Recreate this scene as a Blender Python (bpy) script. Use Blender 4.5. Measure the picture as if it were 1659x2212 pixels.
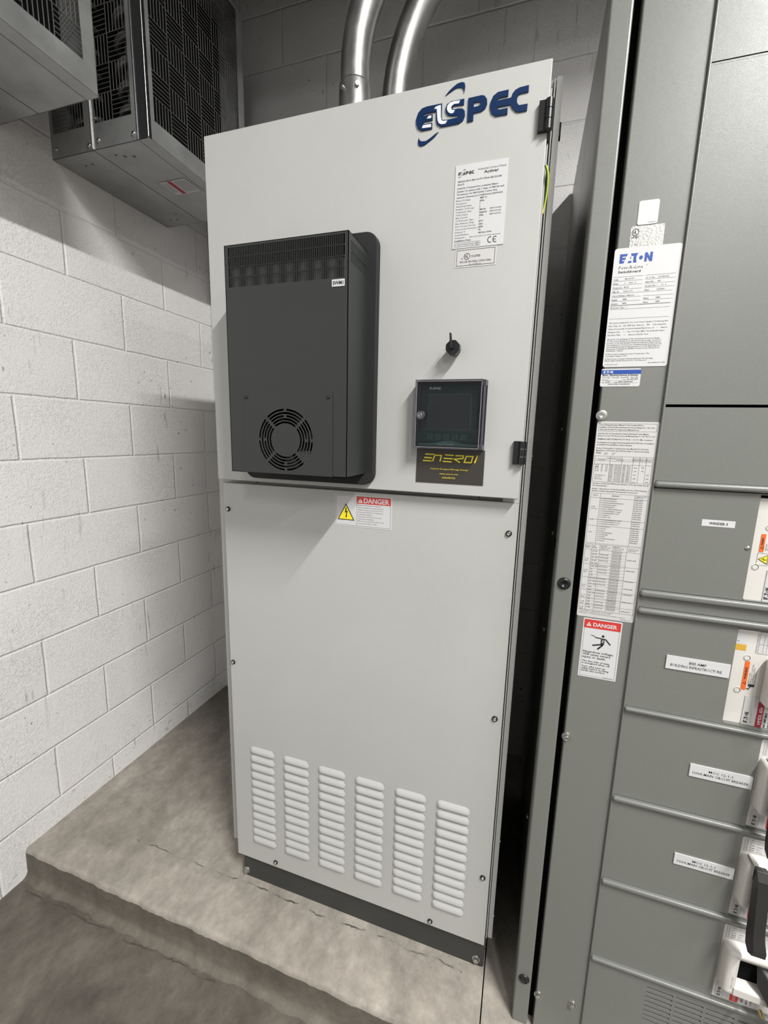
import bpy, bmesh, math, random
from mathutils import Vector, Matrix
random.seed(7)
for o in list(bpy.data.objects): bpy.data.objects.remove(o)
SC = bpy.context.scene; COL = SC.collection
# ---------------------------------------------------------------- camera
cd = bpy.data.cameras.new('camera'); cam = bpy.data.objects.new('camera', cd); COL.objects.link(cam)
cd.sensor_fit = 'HORIZONTAL'; cd.sensor_width = 36.0
cd.lens = 906.415 / 1659 * 36
cd.shift_x = -(846.593 - 829.5) / 1659; cd.shift_y = (1097.224 - 1106.0) / 1659
cd.clip_start = 0.02; cd.clip_end = 60
M = Matrix(((0.95213697, -0.07721777, 0.29575768, 0.77705233),
            (0.30444539, 0.15297792, -0.94016528, -0.92170571),
            (0.02735307, 0.98520819, 0.16916453, 1.42010877), (0, 0, 0, 1)))
cam.matrix_world = M
SC.camera = cam
# ---------------------------------------------------------------- world, light, exposure
SC.view_settings.view_transform = 'Standard'; SC.view_settings.look = 'None'
SC.view_settings.gamma = 1.0; SC.view_settings.exposure = 0.2
SC.view_settings.use_curve_mapping = False
w = bpy.data.worlds.new('world'); SC.world = w; w.use_nodes = True
w.node_tree.nodes['Background'].inputs[0].default_value = (0.9, 0.95, 1.0, 1)
w.node_tree.nodes['Background'].inputs[1].default_value = 0.02
LX, LY, LZ = 2.37, -1.8, 4.0          # the strip light the shadows point back to
STRIPS = [(LX, LY, LZ, 1.3, 225), (LX, LY - 2.6, LZ, 1.3, 85), (LX + 2.6, LY - .6, LZ, 1.3, 75)]  # main strip first, the others are added as fill
for (x, y, z, ln, pw) in STRIPS:
    ld = bpy.data.lights.new('key_and_fill_strip', 'AREA'); ld.shape = 'RECTANGLE'; ld.size = 0.10; ld.size_y = ln
    ld.energy = pw; ld.color = (1.0, 0.99, 0.97)
    lo = bpy.data.objects.new('key_and_fill_strip', ld); COL.objects.link(lo); lo.location = (x, y, z - 0.07)

# ---------------------------------------------------------------- materials
MATS = {}
def nm(name):
    m = bpy.data.materials.new(name); m.use_nodes = True; MATS[name] = m
    nt = m.node_tree; return m, nt, nt.nodes, nt.links, nt.nodes['Principled BSDF']
def mat(name, col, rough=.5, metal=0., bump=0., bscale=800., var=0., vscale=6., spec=.5):
    m, nt, N, K, B = nm(name)
    B.inputs['Base Color'].default_value = (*col, 1); B.inputs['Roughness'].default_value = rough
    B.inputs['Metallic'].default_value = metal; B.inputs['Specular IOR Level'].default_value = spec
    if bump or var:
        tc = N.new('ShaderNodeTexCoord')
        geo = N.new('ShaderNodeNewGeometry')
    if bump:
        n = N.new('ShaderNodeTexNoise'); n.inputs['Scale'].default_value = bscale; n.inputs['Detail'].default_value = 2
        K.new(geo.outputs['Position'], n.inputs['Vector'])
        b = N.new('ShaderNodeBump'); b.inputs['Strength'].default_value = bump; b.inputs['Distance'].default_value = .0006
        K.new(n.outputs[0], b.inputs['Height']); K.new(b.outputs[0], B.inputs['Normal'])
    if var:
        n = N.new('ShaderNodeTexNoise'); n.inputs['Scale'].default_value = vscale; n.inputs['Detail'].default_value = 5
        n.inputs['Roughness'].default_value = .6
        K.new(geo.outputs['Position'], n.inputs['Vector'])
        r = N.new('ShaderNodeMapRange'); r.inputs[1].default_value = .3; r.inputs[2].default_value = .7
        r.inputs[3].default_value = 1 - var; r.inputs[4].default_value = 1 + var * .4
        K.new(n.outputs[0], r.inputs[0])
        mx = N.new('ShaderNodeVectorMath'); mx.operation = 'SCALE'; mx.inputs[0].default_value = col
        K.new(r.outputs[0], mx.inputs['Scale']); K.new(mx.outputs[0], B.inputs['Base Color'])
        r2 = N.new('ShaderNodeMapRange'); r2.inputs[1].default_value = .3; r2.inputs[2].default_value = .7
        r2.inputs[3].default_value = max(.05, rough - .08); r2.inputs[4].default_value = min(1, rough + .08)
        K.new(n.outputs[0], r2.inputs[0]); K.new(r2.outputs[0], B.inputs['Roughness'])
    return m
CAB = mat('cabinet_paint', (.44, .442, .425), .42, bump=.25, bscale=1500, var=.03, vscale=3)
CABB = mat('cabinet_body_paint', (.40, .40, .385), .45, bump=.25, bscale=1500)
DARK = mat('dark_gray_paint', (.023, .026, .025), .42, bump=.4, bscale=1800)
PLINTH = mat('plinth_paint', (.035, .037, .035), .5, bump=.4, bscale=900, var=.15)
BLACK = mat('black_plastic', (.008, .008, .009), .35)
VOID = mat('inside_black', (.003, .003, .0035), .9, spec=.1)
RUBB = mat('gasket_rubber', (.009, .009, .010), .75, bump=.5, bscale=500)
SWB = mat('switchgear_gray', (.160, .166, .150), .30, bump=.3, bscale=1400, spec=.6)
ZINC = mat('zinc_bolt', (.55, .55, .53), .3, 1.)
GALV = mat('galvanized_steel', (.40, .405, .40), .42, .6, bump=.2, bscale=120, var=.22, vscale=9)
GALVD = mat('galvanized_bar', (.21, .205, .19), .5, .6, var=.2, vscale=20)
CHAN = mat('channel_dark_reflection', (.05, .052, .056), .35, .5)  # base colour darkened for the dark surroundings the steel reflects
COND = mat('conduit_steel', (.40, .40, .39), .40, .95, bump=.35, bscale=60, var=.25, vscale=12)
RES = mat('resistor_element', (.22, .22, .22), .35, .8, bump=.6, bscale=150)
WHITE = mat('label_white', (.56, .56, .565), .4)
PAPER = mat('label_offwhite', (.52, .515, .51), .45)
FOIL = mat('foil_label', (.42, .415, .39), .3, .3, bump=.8, bscale=260)
INK = mat('print_black', (.02, .02, .022), .5)
INKG = mat('print_and_shade_gray', (.13, .13, .14), .5)
RED = mat('print_red', (.55, .035, .03), .45)
CRIM = mat('print_crimson', (.33, .012, .03), .45)
ORNG = mat('print_orange', (.72, .13, .02), .45)
YEL = mat('print_yellow', (.85, .70, .02), .4)
GOLD = mat('tape_gold', (.55, .33, .04), .55, bump=.5, bscale=300)
BLUE = mat('print_blue', (.008, .055, .30), .45)
NAVY = mat('logo_navy', (.002, .019, .072), .45, spec=.25)
LOGOW = mat('logo_white', (.66, .67, .70), .3)
TAGB = mat('sign_dark_brown', (.040, .035, .030), .35)
METG = mat('meter_green', (.003, .024, .020), .4, spec=.3)
METL = mat('meter_green_light', (.045, .135, .115), .4)
SCRN = mat('lcd_screen', (.022, .034, .032), .22)
WPL = mat('breaker_white', (.60, .58, .545), .42, bump=.35, bscale=900)
BPL = mat('breaker_black', (.022, .021, .021), .4, bump=.6, bscale=700)
GRN = mat('wire_green', (.01, .12, .03), .4)
YELW = mat('wire_yellow', (.75, .72, .05), .4)
BRASS = mat('brass_screw', (.55, .42, .2), .35, 1.)
def clear(name, tint, fac):
    m, nt, N, K, B = nm(name)
    N.remove(B); out = N['Material Output']
    tr = N.new('ShaderNodeBsdfTransparent'); tr.inputs[0].default_value = (*tint, 1)
    gl = N.new('ShaderNodeBsdfGlossy'); gl.inputs['Roughness'].default_value = .06
    gl.inputs[0].default_value = (.9, .9, 1, 1)
    fr = N.new('ShaderNodeFresnel'); fr.inputs[0].default_value = 1.5
    ad = N.new('ShaderNodeMath'); ad.operation = 'ADD'; ad.inputs[1].default_value = fac; K.new(fr.outputs[0], ad.inputs[0]); ad.use_clamp = True
    mx = N.new('ShaderNodeMixShader'); K.new(ad.outputs[0], mx.inputs[0]); K.new(tr.outputs[0], mx.inputs[1]); K.new(gl.outputs[0], mx.inputs[2])
    K.new(mx.outputs[0], out.inputs[0]); return m
CLR = clear('clear_cover', (.95, .95, .96), -.02)
CLRE = clear('clear_cover_edge', (.42, .40, .47), .16)
FILM = clear('protective_film', (.90, .92, .92), -.022)

def m_wall(name, axis, off, alb=1.):
    m, nt, N, K, B = nm(name)
    geo = N.new('ShaderNodeNewGeometry'); sx = N.new('ShaderNodeSeparateXYZ'); K.new(geo.outputs['Position'], sx.inputs[0])
    def ma(op, a, b=None):
        n = N.new('ShaderNodeMath'); n.operation = op
        for i, v in enumerate((a, b)):
            if v is None: continue
            if isinstance(v, (int, float)): n.inputs[i].default_value = v
            else: K.new(v, n.inputs[i])
        return n.outputs[0]
    u = ma('SUBTRACT', sx.outputs[axis], off); v = ma('SUBTRACT', sx.outputs[2], 1.7173 - .2032 * 20)
    nz = N.new('ShaderNodeTexNoise'); nz.inputs['Scale'].default_value = 14; nz.inputs['Detail'].default_value = 3
    K.new(geo.outputs['Position'], nz.inputs['Vector'])
    wob = ma('MULTIPLY', ma('SUBTRACT', nz.outputs[0], .5), .004)
    cb = N.new('ShaderNodeCombineXYZ'); K.new(ma('ADD', u, wob), cb.inputs[0]); K.new(ma('ADD', v, wob), cb.inputs[1])
    br = N.new('ShaderNodeTexBrick'); br.offset = .5; br.offset_frequency = 2
    br.inputs['Scale'].default_value = 1; br.inputs['Brick Width'].default_value = .4064; br.inputs['Row Height'].default_value = .2032
    br.inputs['Mortar Size'].default_value = .0062; br.inputs['Mortar Smooth'].default_value = .9; br.inputs['Bias'].default_value = 0
    br.inputs['Color1'].default_value = (.80, .785, .775, 1); br.inputs['Color2'].default_value = (.76, .75, .74, 1)
    br.inputs['Mortar'].default_value = (.79, .78, .77, 1)
    K.new(cb.outputs[0], br.inputs['Vector'])
    # pits in the block face
    n1 = N.new('ShaderNodeTexNoise'); n1.inputs['Scale'].default_value = 170; n1.inputs['Detail'].default_value = 4; n1.inputs['Roughness'].default_value = .62
    K.new(geo.outputs['Position'], n1.inputs['Vector'])
    n2 = N.new('ShaderNodeTexNoise'); n2.inputs['Scale'].default_value = 6; n2.inputs['Detail'].default_value = 3
    K.new(geo.outputs['Position'], n2.inputs['Vector'])
    pit = ma('MULTIPLY', ma('MINIMUM', ma('SUBTRACT', n1.outputs[0], .52), 0.0), ma('MULTIPLY', n2.outputs[0], 2.2))
    h = ma('ADD', ma('MULTIPLY', br.outputs['Fac'], -.0030), ma('MULTIPLY', pit, .0035))
    bp = N.new('ShaderNodeBump'); bp.inputs['Strength'].default_value = 1.; bp.inputs['Distance'].default_value = 1.
    K.new(h, bp.inputs['Height']); K.new(bp.outputs[0], B.inputs['Normal'])
    # dirt specks and vertical rub marks
    def mark(vec_scale, nscale, lo, hi, maskscale, mlo, mhi):
        mp = N.new('ShaderNodeMapping'); mp.inputs['Scale'].default_value = vec_scale; K.new(geo.outputs['Position'], mp.inputs[0])
        a = N.new('ShaderNodeTexNoise'); a.inputs['Scale'].default_value = nscale; a.inputs['Detail'].default_value = 2; K.new(mp.outputs[0], a.inputs['Vector'])
        r = N.new('ShaderNodeMapRange'); r.inputs[1].default_value = lo; r.inputs[2].default_value = hi; K.new(a.outputs[0], r.inputs[0])
        b2 = N.new('ShaderNodeTexNoise'); b2.inputs['Scale'].default_value = maskscale; b2.inputs['Detail'].default_value = 2; K.new(geo.outputs['Position'], b2.inputs['Vector'])
        r2 = N.new('ShaderNodeMapRange'); r2.inputs[1].default_value = mlo; r2.inputs[2].default_value = mhi; K.new(b2.outputs[0], r2.inputs[0])
        return ma('MULTIPLY', r.outputs[0], r2.outputs[0])
    s1 = mark((1, 1, .8), 62, .705, .745, 2.6, .46, .56)
    s2 = mark((1, 1, .12), 60, .655, .74, 2.2, .48, .62)
    dirt = ma('MINIMUM', ma('ADD', ma('MULTIPLY', s1, .8), ma('MULTIPLY', s2, .45)), .85)
    # scuffs along the foot of the wall
    foot = N.new('ShaderNodeMapRange'); foot.inputs[1].default_value = .22; foot.inputs[2].default_value = -.05; K.new(sx.outputs[2], foot.inputs[0])
    s3 = ma('MULTIPLY', mark((1, 1, 1), 34, .63, .70, 4., .45, .6), foot.outputs[0])
    dirt = ma('MINIMUM', ma('ADD', dirt, ma('MULTIPLY', s3, .7)), .9)
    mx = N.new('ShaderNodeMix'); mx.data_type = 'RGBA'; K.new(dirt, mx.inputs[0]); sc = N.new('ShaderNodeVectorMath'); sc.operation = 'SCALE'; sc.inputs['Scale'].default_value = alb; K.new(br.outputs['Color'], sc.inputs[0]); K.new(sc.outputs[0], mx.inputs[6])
    mx.inputs[7].default_value = (.13, .12, .11, 1); K.new(mx.outputs[2], B.inputs['Base Color'])
    B.inputs['Roughness'].default_value = .33; B.inputs['Specular IOR Level'].default_value = .45
    return m
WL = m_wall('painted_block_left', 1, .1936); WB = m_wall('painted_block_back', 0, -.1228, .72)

def m_conc(name, c1, c2, crack=None, stain=.5, rough=.75):
    m, nt, N, K, B = nm(name)
    geo = N.new('ShaderNodeNewGeometry')
    mp = N.new('ShaderNodeMapping'); mp.inputs['Scale'].default_value = (1, .8, 1); mp.inputs['Rotation'].default_value = (0, 0, .5)
    K.new(geo.outputs['Position'], mp.inputs[0])
    def noise(s, d=6, r=.6, dist=0.):
        n = N.new('ShaderNodeTexNoise'); n.inputs['Scale'].default_value = s; n.inputs['Detail'].default_value = d
        n.inputs['Roughness'].default_value = r; n.inputs['Distortion'].default_value = dist; K.new(mp.outputs[0], n.inputs['Vector']); return n.outputs[0]
    a = noise(3.2, 8, .62, .6); b = noise(14, 6, .6); c = noise(160, 3, .6)
    cr = N.new('ShaderNodeValToRGB'); e = cr.color_ramp.elements
    e[0].position = .34; e[0].color = (*c1, 1); e[1].position = .68; e[1].color = (*c2, 1); K.new(a, cr.inputs[0])
    m2 = N.new('ShaderNodeMix'); m2.data_type = 'RGBA'; m2.blend_type = 'OVERLAY'; m2.inputs[0].default_value = stain; bc_lo, bc_hi = .34, .66
    K.new(cr.outputs[0], m2.inputs[6]); 
    bc = N.new('ShaderNodeMapRange'); bc.inputs[1].default_value = .3; bc.inputs[2].default_value = .7; bc.inputs[3].default_value = .38; bc.inputs[4].default_value = .62
    K.new(b, bc.inputs[0]); K.new(bc.outputs[0], m2.inputs[7])
    sp = N.new('ShaderNodeMapRange'); sp.inputs[1].default_value = .25; sp.inputs[2].default_value = .75; sp.inputs[3].default_value = .80; sp.inputs[4].default_value = 1.20
    K.new(noise(48, 6, .7, .3), sp.inputs[0])
    ms = N.new('ShaderNodeVectorMath'); ms.operation = 'SCALE'; K.new(m2.outputs[2], ms.inputs[0]); K.new(sp.outputs[0], ms.inputs['Scale'])
    last = ms.outputs[0]
    sx = N.new('ShaderNodeSeparateXYZ'); K.new(geo.outputs['Position'], sx.inputs[0])
    if crack:
        for (y0, x0, x1, wd) in crack:
            cn = N.new('ShaderNodeTexNoise'); cn.inputs['Scale'].default_value = 5; cn.inputs['Detail'].default_value = 8; cn.inputs['Roughness'].default_value = .65
            K.new(geo.outputs['Position'], cn.inputs['Vector'])
            s = N.new('ShaderNodeMath'); s.operation = 'MULTIPLY_ADD'; s.inputs[1].default_value = .06; s.inputs[2].default_value = -.03 - y0; K.new(cn.outputs[0], s.inputs[0])
            t = N.new('ShaderNodeMath'); t.operation = 'ADD'; K.new(sx.outputs[1], t.inputs[0]); K.new(s.outputs[0], t.inputs[1])
            ab = N.new('ShaderNodeMath'); ab.operation = 'ABSOLUTE'; K.new(t.outputs[0], ab.inputs[0])
            r = N.new('ShaderNodeMapRange'); r.inputs[1].default_value = wd; r.inputs[2].default_value = wd * .3; K.new(ab.outputs[0], r.inputs[0])
            g1 = N.new('ShaderNodeMath'); g1.operation = 'GREATER_THAN'; g1.inputs[1].default_value = x0; K.new(sx.outputs[0], g1.inputs[0])
            g2 = N.new('ShaderNodeMath'); g2.operation = 'LESS_THAN'; g2.inputs[1].default_value = x1; K.new(sx.outputs[0], g2.inputs[0])
            br = N.new('ShaderNodeMapRange'); br.inputs[1].default_value = .42; br.inputs[2].default_value = .55; K.new(b, br.inputs[0])
            f = None
            for q in (g1.outputs[0], g2.outputs[0], br.outputs[0]):
                mm = N.new('ShaderNodeMath'); mm.operation = 'MULTIPLY'; K.new(r.outputs[0] if f is None else f, mm.inputs[0]); K.new(q, mm.inputs[1]); f = mm.outputs[0]
            m3 = N.new('ShaderNodeMix'); m3.data_type = 'RGBA'; K.new(f, m3.inputs[0]); K.new(last, m3.inputs[6]); m3.inputs[7].default_value = (.06, .052, .045, 1)
            last = m3.outputs[2]
    K.new(last, B.inputs['Base Color'])
    B.inputs['Roughness'].default_value = rough
    bp = N.new('ShaderNodeBump'); bp.inputs['Strength'].default_value = .5; bp.inputs['Distance'].default_value = .004
    ad = N.new('ShaderNodeMath'); ad.operation = 'MULTIPLY_ADD'; ad.inputs[1].default_value = .40; K.new(c, ad.inputs[0]); K.new(b, ad.inputs[2])
    K.new(ad.outputs[0], bp.inputs['Height']); K.new(bp.outputs[0], B.inputs['Normal'])
    return m
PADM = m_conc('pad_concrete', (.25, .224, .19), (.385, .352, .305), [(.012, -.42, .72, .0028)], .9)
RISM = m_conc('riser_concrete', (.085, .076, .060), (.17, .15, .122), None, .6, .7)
FLRM = m_conc('floor_concrete', (.062, .054, .044), (.155, .138, .113), [(-.172, -.70, .1, .003)], .95, .5)
WPLAIN = mat('painted_wall', (.38, .375, .37), .5)
CEIL = mat('ceiling_deck', (.16, .16, .16), .8)

# ---------------------------------------------------------------- mesh builder
class MB:
    def __init__(s): s.v = []; s.f = []; s.m = []; s.sm = []; s.mats = []
    def mi(s, m):
        if m not in s.mats: s.mats.append(m)
        return s.mats.index(m)
    def add(s, vs, fs, m, smooth=False):
        b = len(s.v); k = s.mi(m); s.v += [tuple(p) for p in vs]
        for f in fs: s.f.append(tuple(i + b for i in f)); s.m.append(k); s.sm.append(smooth)
    def box(s, x0, x1, y0, y1, z0, z1, m):
        s.add([(x, y, z) for z in (z0, z1) for y in (y0, y1) for x in (x0, x1)],
              [(0, 2, 3, 1), (4, 5, 7, 6), (0, 1, 5, 4), (2, 6, 7, 3), (0, 4, 6, 2), (1, 3, 7, 5)], m)
    def rbox(s, x0, x1, y0, y1, z0, z1, r, m, seg=2, only=None):
        """box with rounded edges"""
        bm = bmesh.new(); bmesh.ops.create_cube(bm, size=1)
        for v in bm.verts: v.co = Vector(((x0 + x1) / 2 + v.co.x * (x1 - x0), (y0 + y1) / 2 + v.co.y * (y1 - y0), (z0 + z1) / 2 + v.co.z * (z1 - z0)))
        bmesh.ops.bevel(bm, geom=list(bm.edges), offset=r, segments=seg, affect='EDGES', profile=.5)
        s.bm(bm, m, True)
    def bm(s, bm, m, smooth=False, mtx=None):
        bm.verts.index_update()
        vs = [(mtx @ v.co if mtx else v.co.copy()) for v in bm.verts]
        s.add(vs, [[v.index for v in f.verts] for f in bm.faces], m, smooth); bm.free()
    def prism(s, pts, y0, y1, m, axis='y', smooth=False):
        """extrude a 2D outline (any simple polygon); axis y: pts are (x,z)"""
        n = len(pts)
        def P(p, t):
            return (p[0], t, p[1]) if axis == 'y' else ((t, p[0], p[1]) if axis == 'x' else (p[0], p[1], t))
        s.add([P(p, y0) for p in pts] + [P(p, y1) for p in pts],
              [tuple(range(n)), tuple(range(2 * n - 1, n - 1, -1))] + [(i, i + n, (i + 1) % n + n, (i + 1) % n) for i in range(n)], m, smooth)
    def cyl(s, p0, p1, r, m, n=24, r1=None, caps=True, smooth=True):
        p0, p1 = Vector(p0), Vector(p1); d = (p1 - p0).normalized(); a = d.orthogonal().normalized(); b = d.cross(a)
        r1 = r if r1 is None else r1
        ring = lambda c, rr: [c + (a * math.cos(t) + b * math.sin(t)) * rr for t in [2 * math.pi * i / n for i in range(n)]]
        s.add(ring(p0, r) + ring(p1, r1), [(i, (i + 1) % n, (i + 1) % n + n, i + n) for i in range(n)], m, smooth)
        if caps: s.add(ring(p0, r), [tuple(range(n))[::-1]], m); s.add(ring(p1, r1), [tuple(range(n))], m)
    def lathe(s, c, d, prof, m, n=32, smooth=True):
        c, d = Vector(c), Vector(d).normalized(); a = d.orthogonal().normalized(); b = d.cross(a)
        vs = [c + d * h + (a * math.cos(t) + b * math.sin(t)) * r for (r, h) in prof for t in [2 * math.pi * i / n for i in range(n)]]
        fs = [(j * n + i, j * n + (i + 1) % n, (j + 1) * n + (i + 1) % n, (j + 1) * n + i) for j in range(len(prof) - 1) for i in range(n)]
        s.add(vs, fs, m, smooth)
    def tube(s, pts, r, m, n=16, caps=True):
        pts = [Vector(p) for p in pts]; prev = None; vs = []
        for i, p in enumerate(pts):
            d = (pts[min(i + 1, len(pts) - 1)] - pts[max(i - 1, 0)]).normalized()
            if prev is None: a = d.orthogonal().normalized()
            else: a = (prev - d * prev.dot(d)).normalized()
            prev = a; b = d.cross(a); rr = r[i] if isinstance(r, (list, tuple)) else r
            vs += [p + (a * math.cos(t) + b * math.sin(t)) * rr for t in [2 * math.pi * k / n for k in range(n)]]
        L = len(pts)
        s.add(vs, [(j * n + k, j * n + (k + 1) % n, (j + 1) * n + (k + 1) % n, (j + 1) * n + k) for j in range(L - 1) for k in range(n)], m, True)
        if caps: s.add(vs[:n], [tuple(range(n))[::-1]], m); s.add(vs[-n:], [tuple(range(n))], m)
    def curve2d(s, outer, holes, t, m, place, smooth=False):
        """plate with real holes; place maps (u,v,w) to world, w in -t/2..t/2"""
        cu = bpy.data.curves.new('c', 'CURVE'); cu.dimensions = '2D'; cu.fill_mode = 'BOTH'; cu.extrude = t / 2
        for pl in [outer] + list(holes):
            sp = cu.splines.new('POLY'); sp.points.add(len(pl) - 1); sp.use_cyclic_u = True
            for q, p in zip(sp.points, pl): q.co = (p[0], p[1], 0, 1)
        o = bpy.data.objects.new('c', cu); COL.objects.link(o)
        dg = bpy.context.evaluated_depsgraph_get(); me = bpy.data.meshes.new_from_object(o.evaluated_get(dg))
        s.add([place(*v.co) for v in me.vertices], [tuple(p.vertices) for p in me.polygons], m, smooth)
        bpy.data.objects.remove(o); bpy.data.curves.remove(cu); bpy.data.meshes.remove(me)
    def text(s, body, u, v, h, m, place, width=None, align='l', bold=0., shear=0., spacing=1.):
        """u,v = left/centre/right baseline in label metres, h = cap height"""
        vs, fs, x0, x1 = glyphs(body, bold, shear, spacing)
        k = h / .729; kx = k
        if width: kx = width / max(1e-6, (x1 - x0))
        wd = (x1 - x0) * kx; off = {'l': 0, 'c': -wd / 2, 'r': -wd}[align]
        s.add([place(u + off + (x - x0) * kx, v + y * k, 0) for x, y in vs], fs, m)
    def build(s, name, parent=None, bevel=0., seg=2, label=None, origin=None, angle=40):
        xs = list(zip(*s.v)); c = Vector([(min(a) + max(a)) / 2 for a in xs]) if origin is None else Vector(origin)
        me = bpy.data.meshes.new(name); me.from_pydata([tuple(Vector(p) - c) for p in s.v], [], s.f)
        for m in s.mats: me.materials.append(m)
        me.polygons.foreach_set('material_index', s.m); me.polygons.foreach_set('use_smooth', s.sm)
        me.update()
        o = bpy.data.objects.new(name, me); COL.objects.link(o)
        place_under(o, parent, c)
        if bevel:
            b = o.modifiers.new('bevel', 'BEVEL'); b.width = bevel; b.segments = seg; b.limit_method = 'ANGLE'; b.angle_limit = math.radians(angle)
        if label: o['label'] = label
        return o
WLOC = {}
def place_under(o, parent, c):
    WLOC[o.name] = Vector(c)
    if parent is not None: o.parent = parent; o.location = Vector(c) - WLOC[parent.name]
    else: o.location = c
_G = {}
def glyphs(body, bold, shear, spacing):
    k = (body, bold, shear, spacing)
    if k not in _G:
        cu = bpy.data.curves.new('t', 'FONT'); cu.body = body; cu.size = 1; cu.resolution_u = 1 if len(body) > 8 else 3; cu.offset = bold; cu.shear = shear
        cu.space_character = spacing
        o = bpy.data.objects.new('t', cu); COL.objects.link(o)
        dg = bpy.context.evaluated_depsgraph_get(); me = bpy.data.meshes.new_from_object(o.evaluated_get(dg))
        vs = [(v.co.x, v.co.y) for v in me.vertices]; fs = [tuple(p.vertices) for p in me.polygons]
        bpy.data.objects.remove(o); bpy.data.curves.remove(cu); bpy.data.meshes.remove(me)
        xs = [p[0] for p in vs] or [0, 1]
        _G[k] = (vs, fs, min(xs), max(xs))
    return _G[k]
def thing(name, loc, label, cat, group=None):
    o = bpy.data.objects.new(name, None); COL.objects.link(o); o.empty_display_size = .1
    o.location = loc; WLOC[o.name] = Vector(loc); o['label'] = label; o['category'] = cat
    if group: o['group'] = group
    return o
def tag(o, label, cat, group=None):
    o['label'] = label; o['category'] = cat
    if group: o['group'] = group
def struct(o): o['kind'] = 'structure'; return o
def rrect(x0, x1, z0, z1, r, n=5):
    pts = []
    for cx, cz, a0 in ((x1 - r, z1 - r, 0), (x0 + r, z1 - r, 90), (x0 + r, z0 + r, 180), (x1 - r, z0 + r, 270)):
        for i in range(n + 1):
            a = math.radians(a0 + 90 * i / n); pts.append((cx + r * math.cos(a), cz + r * math.sin(a)))
    return pts
def front(y):            # label plane facing the camera side (-y)
    return lambda u, v, w_: (u, y - w_, v)
def strokes(mb, pts, wd, m, place, closed=False):
    """flat ribbon along a polyline, mitred"""
    P = [Vector(p) for p in pts]; n = len(P); L = []; R = []
    for i in range(n):
        a = P[i] - P[i - 1] if (i > 0 or closed) else P[1] - P[0]
        if closed and i == 0: a = P[0] - P[-2]
        b = P[i + 1] - P[i] if i < n - 1 else ((P[1] - P[0]) if closed else a)
        a = a.normalized(); b = b.normalized(); t = (a + b).normalized(); nn = Vector((-t.y, t.x))
        k = wd / 2 / max(.35, nn.dot(Vector((-a.y, a.x)))); L.append(P[i] + nn * k); R.append(P[i] - nn * k)
    vs = [place(p.x, p.y, 0) for p in L + R]
    mb.add(vs, [(i, i + 1, i + 1 + n, i + n) for i in range(n - 1)], m)
def poly(mb, pts, m, place, holes=()):
    mb.curve2d(pts, holes, 0.0, m, place)
def rect(mb, u0, u1, v0, v1, m, place):
    mb.add([place(u0, v0, 0), place(u1, v0, 0), place(u1, v1, 0), place(u0, v1, 0)], [(0, 1, 2, 3)], m)
def frame(mb, u0, u1, v0, v1, t, m, place):
    rect(mb, u0, u1, v0, v0 + t, m, place); rect(mb, u0, u1, v1 - t, v1, m, place)
    rect(mb, u0, u0 + t, v0, v1, m, place); rect(mb, u1 - t, u1, v0, v1, m, place)
def socket_screw(name, parent, x, y, z, r, head=BLACK, core=ZINC, h=.004):
    mb = MB(); d = (0, -1, 0)
    mb.lathe((x, y, z), d, [(r, 0), (r, h * .6), (r * .88, h), (r * .62, h)], head, 28)
    mb.lathe((x, y, z), d, [(r * .62, h), (r * .58, h * 1.25), (r * .34, h * 1.3), (r * .30, h * .5), (0.0001, h * .5)], core, 20)
    return mb.build(name, parent)
def hex_bolt(name, parent, x, y, z, r, m=ZINC, washer=True, label=None):
    mb = MB()
    if washer: mb.lathe((x, y, z), (0, -1, 0), [(r * 1.25, 0), (r * 1.25, r * .18), (r, r * .22), (0.0001, r * .22)], m, 28)
    pts = [(x + r * .92 * math.cos(math.radians(60 * i + 12)), z + r * .92 * math.sin(math.radians(60 * i + 12))) for i in range(6)]
    mb.prism(pts, y - r * .2, y - r * .85, m)
    mb.lathe((x, y - r * .85, z), (0, -1, 0), [(r * .62, 0), (r * .55, r * .08), (r * .5, 0.02 * r), (.0001, 0)], m, 20)
    return mb.build(name, parent, bevel=r * .08, label=label)
# ================================================================ ROOM
XW, YB, ZF = -.7447, .8767, -.105
m = MB(); m.box(XW - .2, XW, -5.2, YB, ZF - .05, 4.5, WL); struct(m.build('wall_left'))
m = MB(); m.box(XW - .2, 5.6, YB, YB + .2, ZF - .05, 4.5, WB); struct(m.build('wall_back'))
m = MB(); m.box(5.4, 5.6, -5.2, YB, ZF - .05, 4.5, WPLAIN); struct(m.build('wall_right'))
m = MB(); m.box(XW - .2, 5.6, -5.4, -5.2, ZF - .05, 4.5, WPLAIN); struct(m.build('wall_front'))
m = MB(); m.box(XW - .2, 5.6, -5.4, YB + .2, 4.5, 4.7, CEIL); struct(m.build('ceiling'))
m = MB(); m.box(XW - .2, 5.6, -5.4, YB + .2, ZF - .2, ZF, FLRM); struct(m.build('floor'))
m = MB(); m.box(XW, 5.4, -.02, .16, 3.02, 4.5, CEIL); struct(m.build('trim_1'))      # unseen downstand beam, put in for the shade on the upper back wall
for (x, y, z, ln, pw) in STRIPS:
    m = MB(); m.box(x - .07, x + .07, y - ln / 2 - .03, y + ln / 2 + .03, z - .055, z, WHITE)
    m.cyl((x, y - ln * .35, z), (x, y - ln * .35, 4.5), .006, GALV, 8); m.cyl((x, y + ln * .35, z), (x, y + ln * .35, 4.5), .006, GALV, 8)
    o = m.build('key_and_fill_fixture')
    o['label'] = 'white linear strip light hung on rods over the electrical room, unseen; all but the main one added as fill'; o['category'] = 'light'; o['group'] = 'strip lights under the ceiling'

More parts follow.
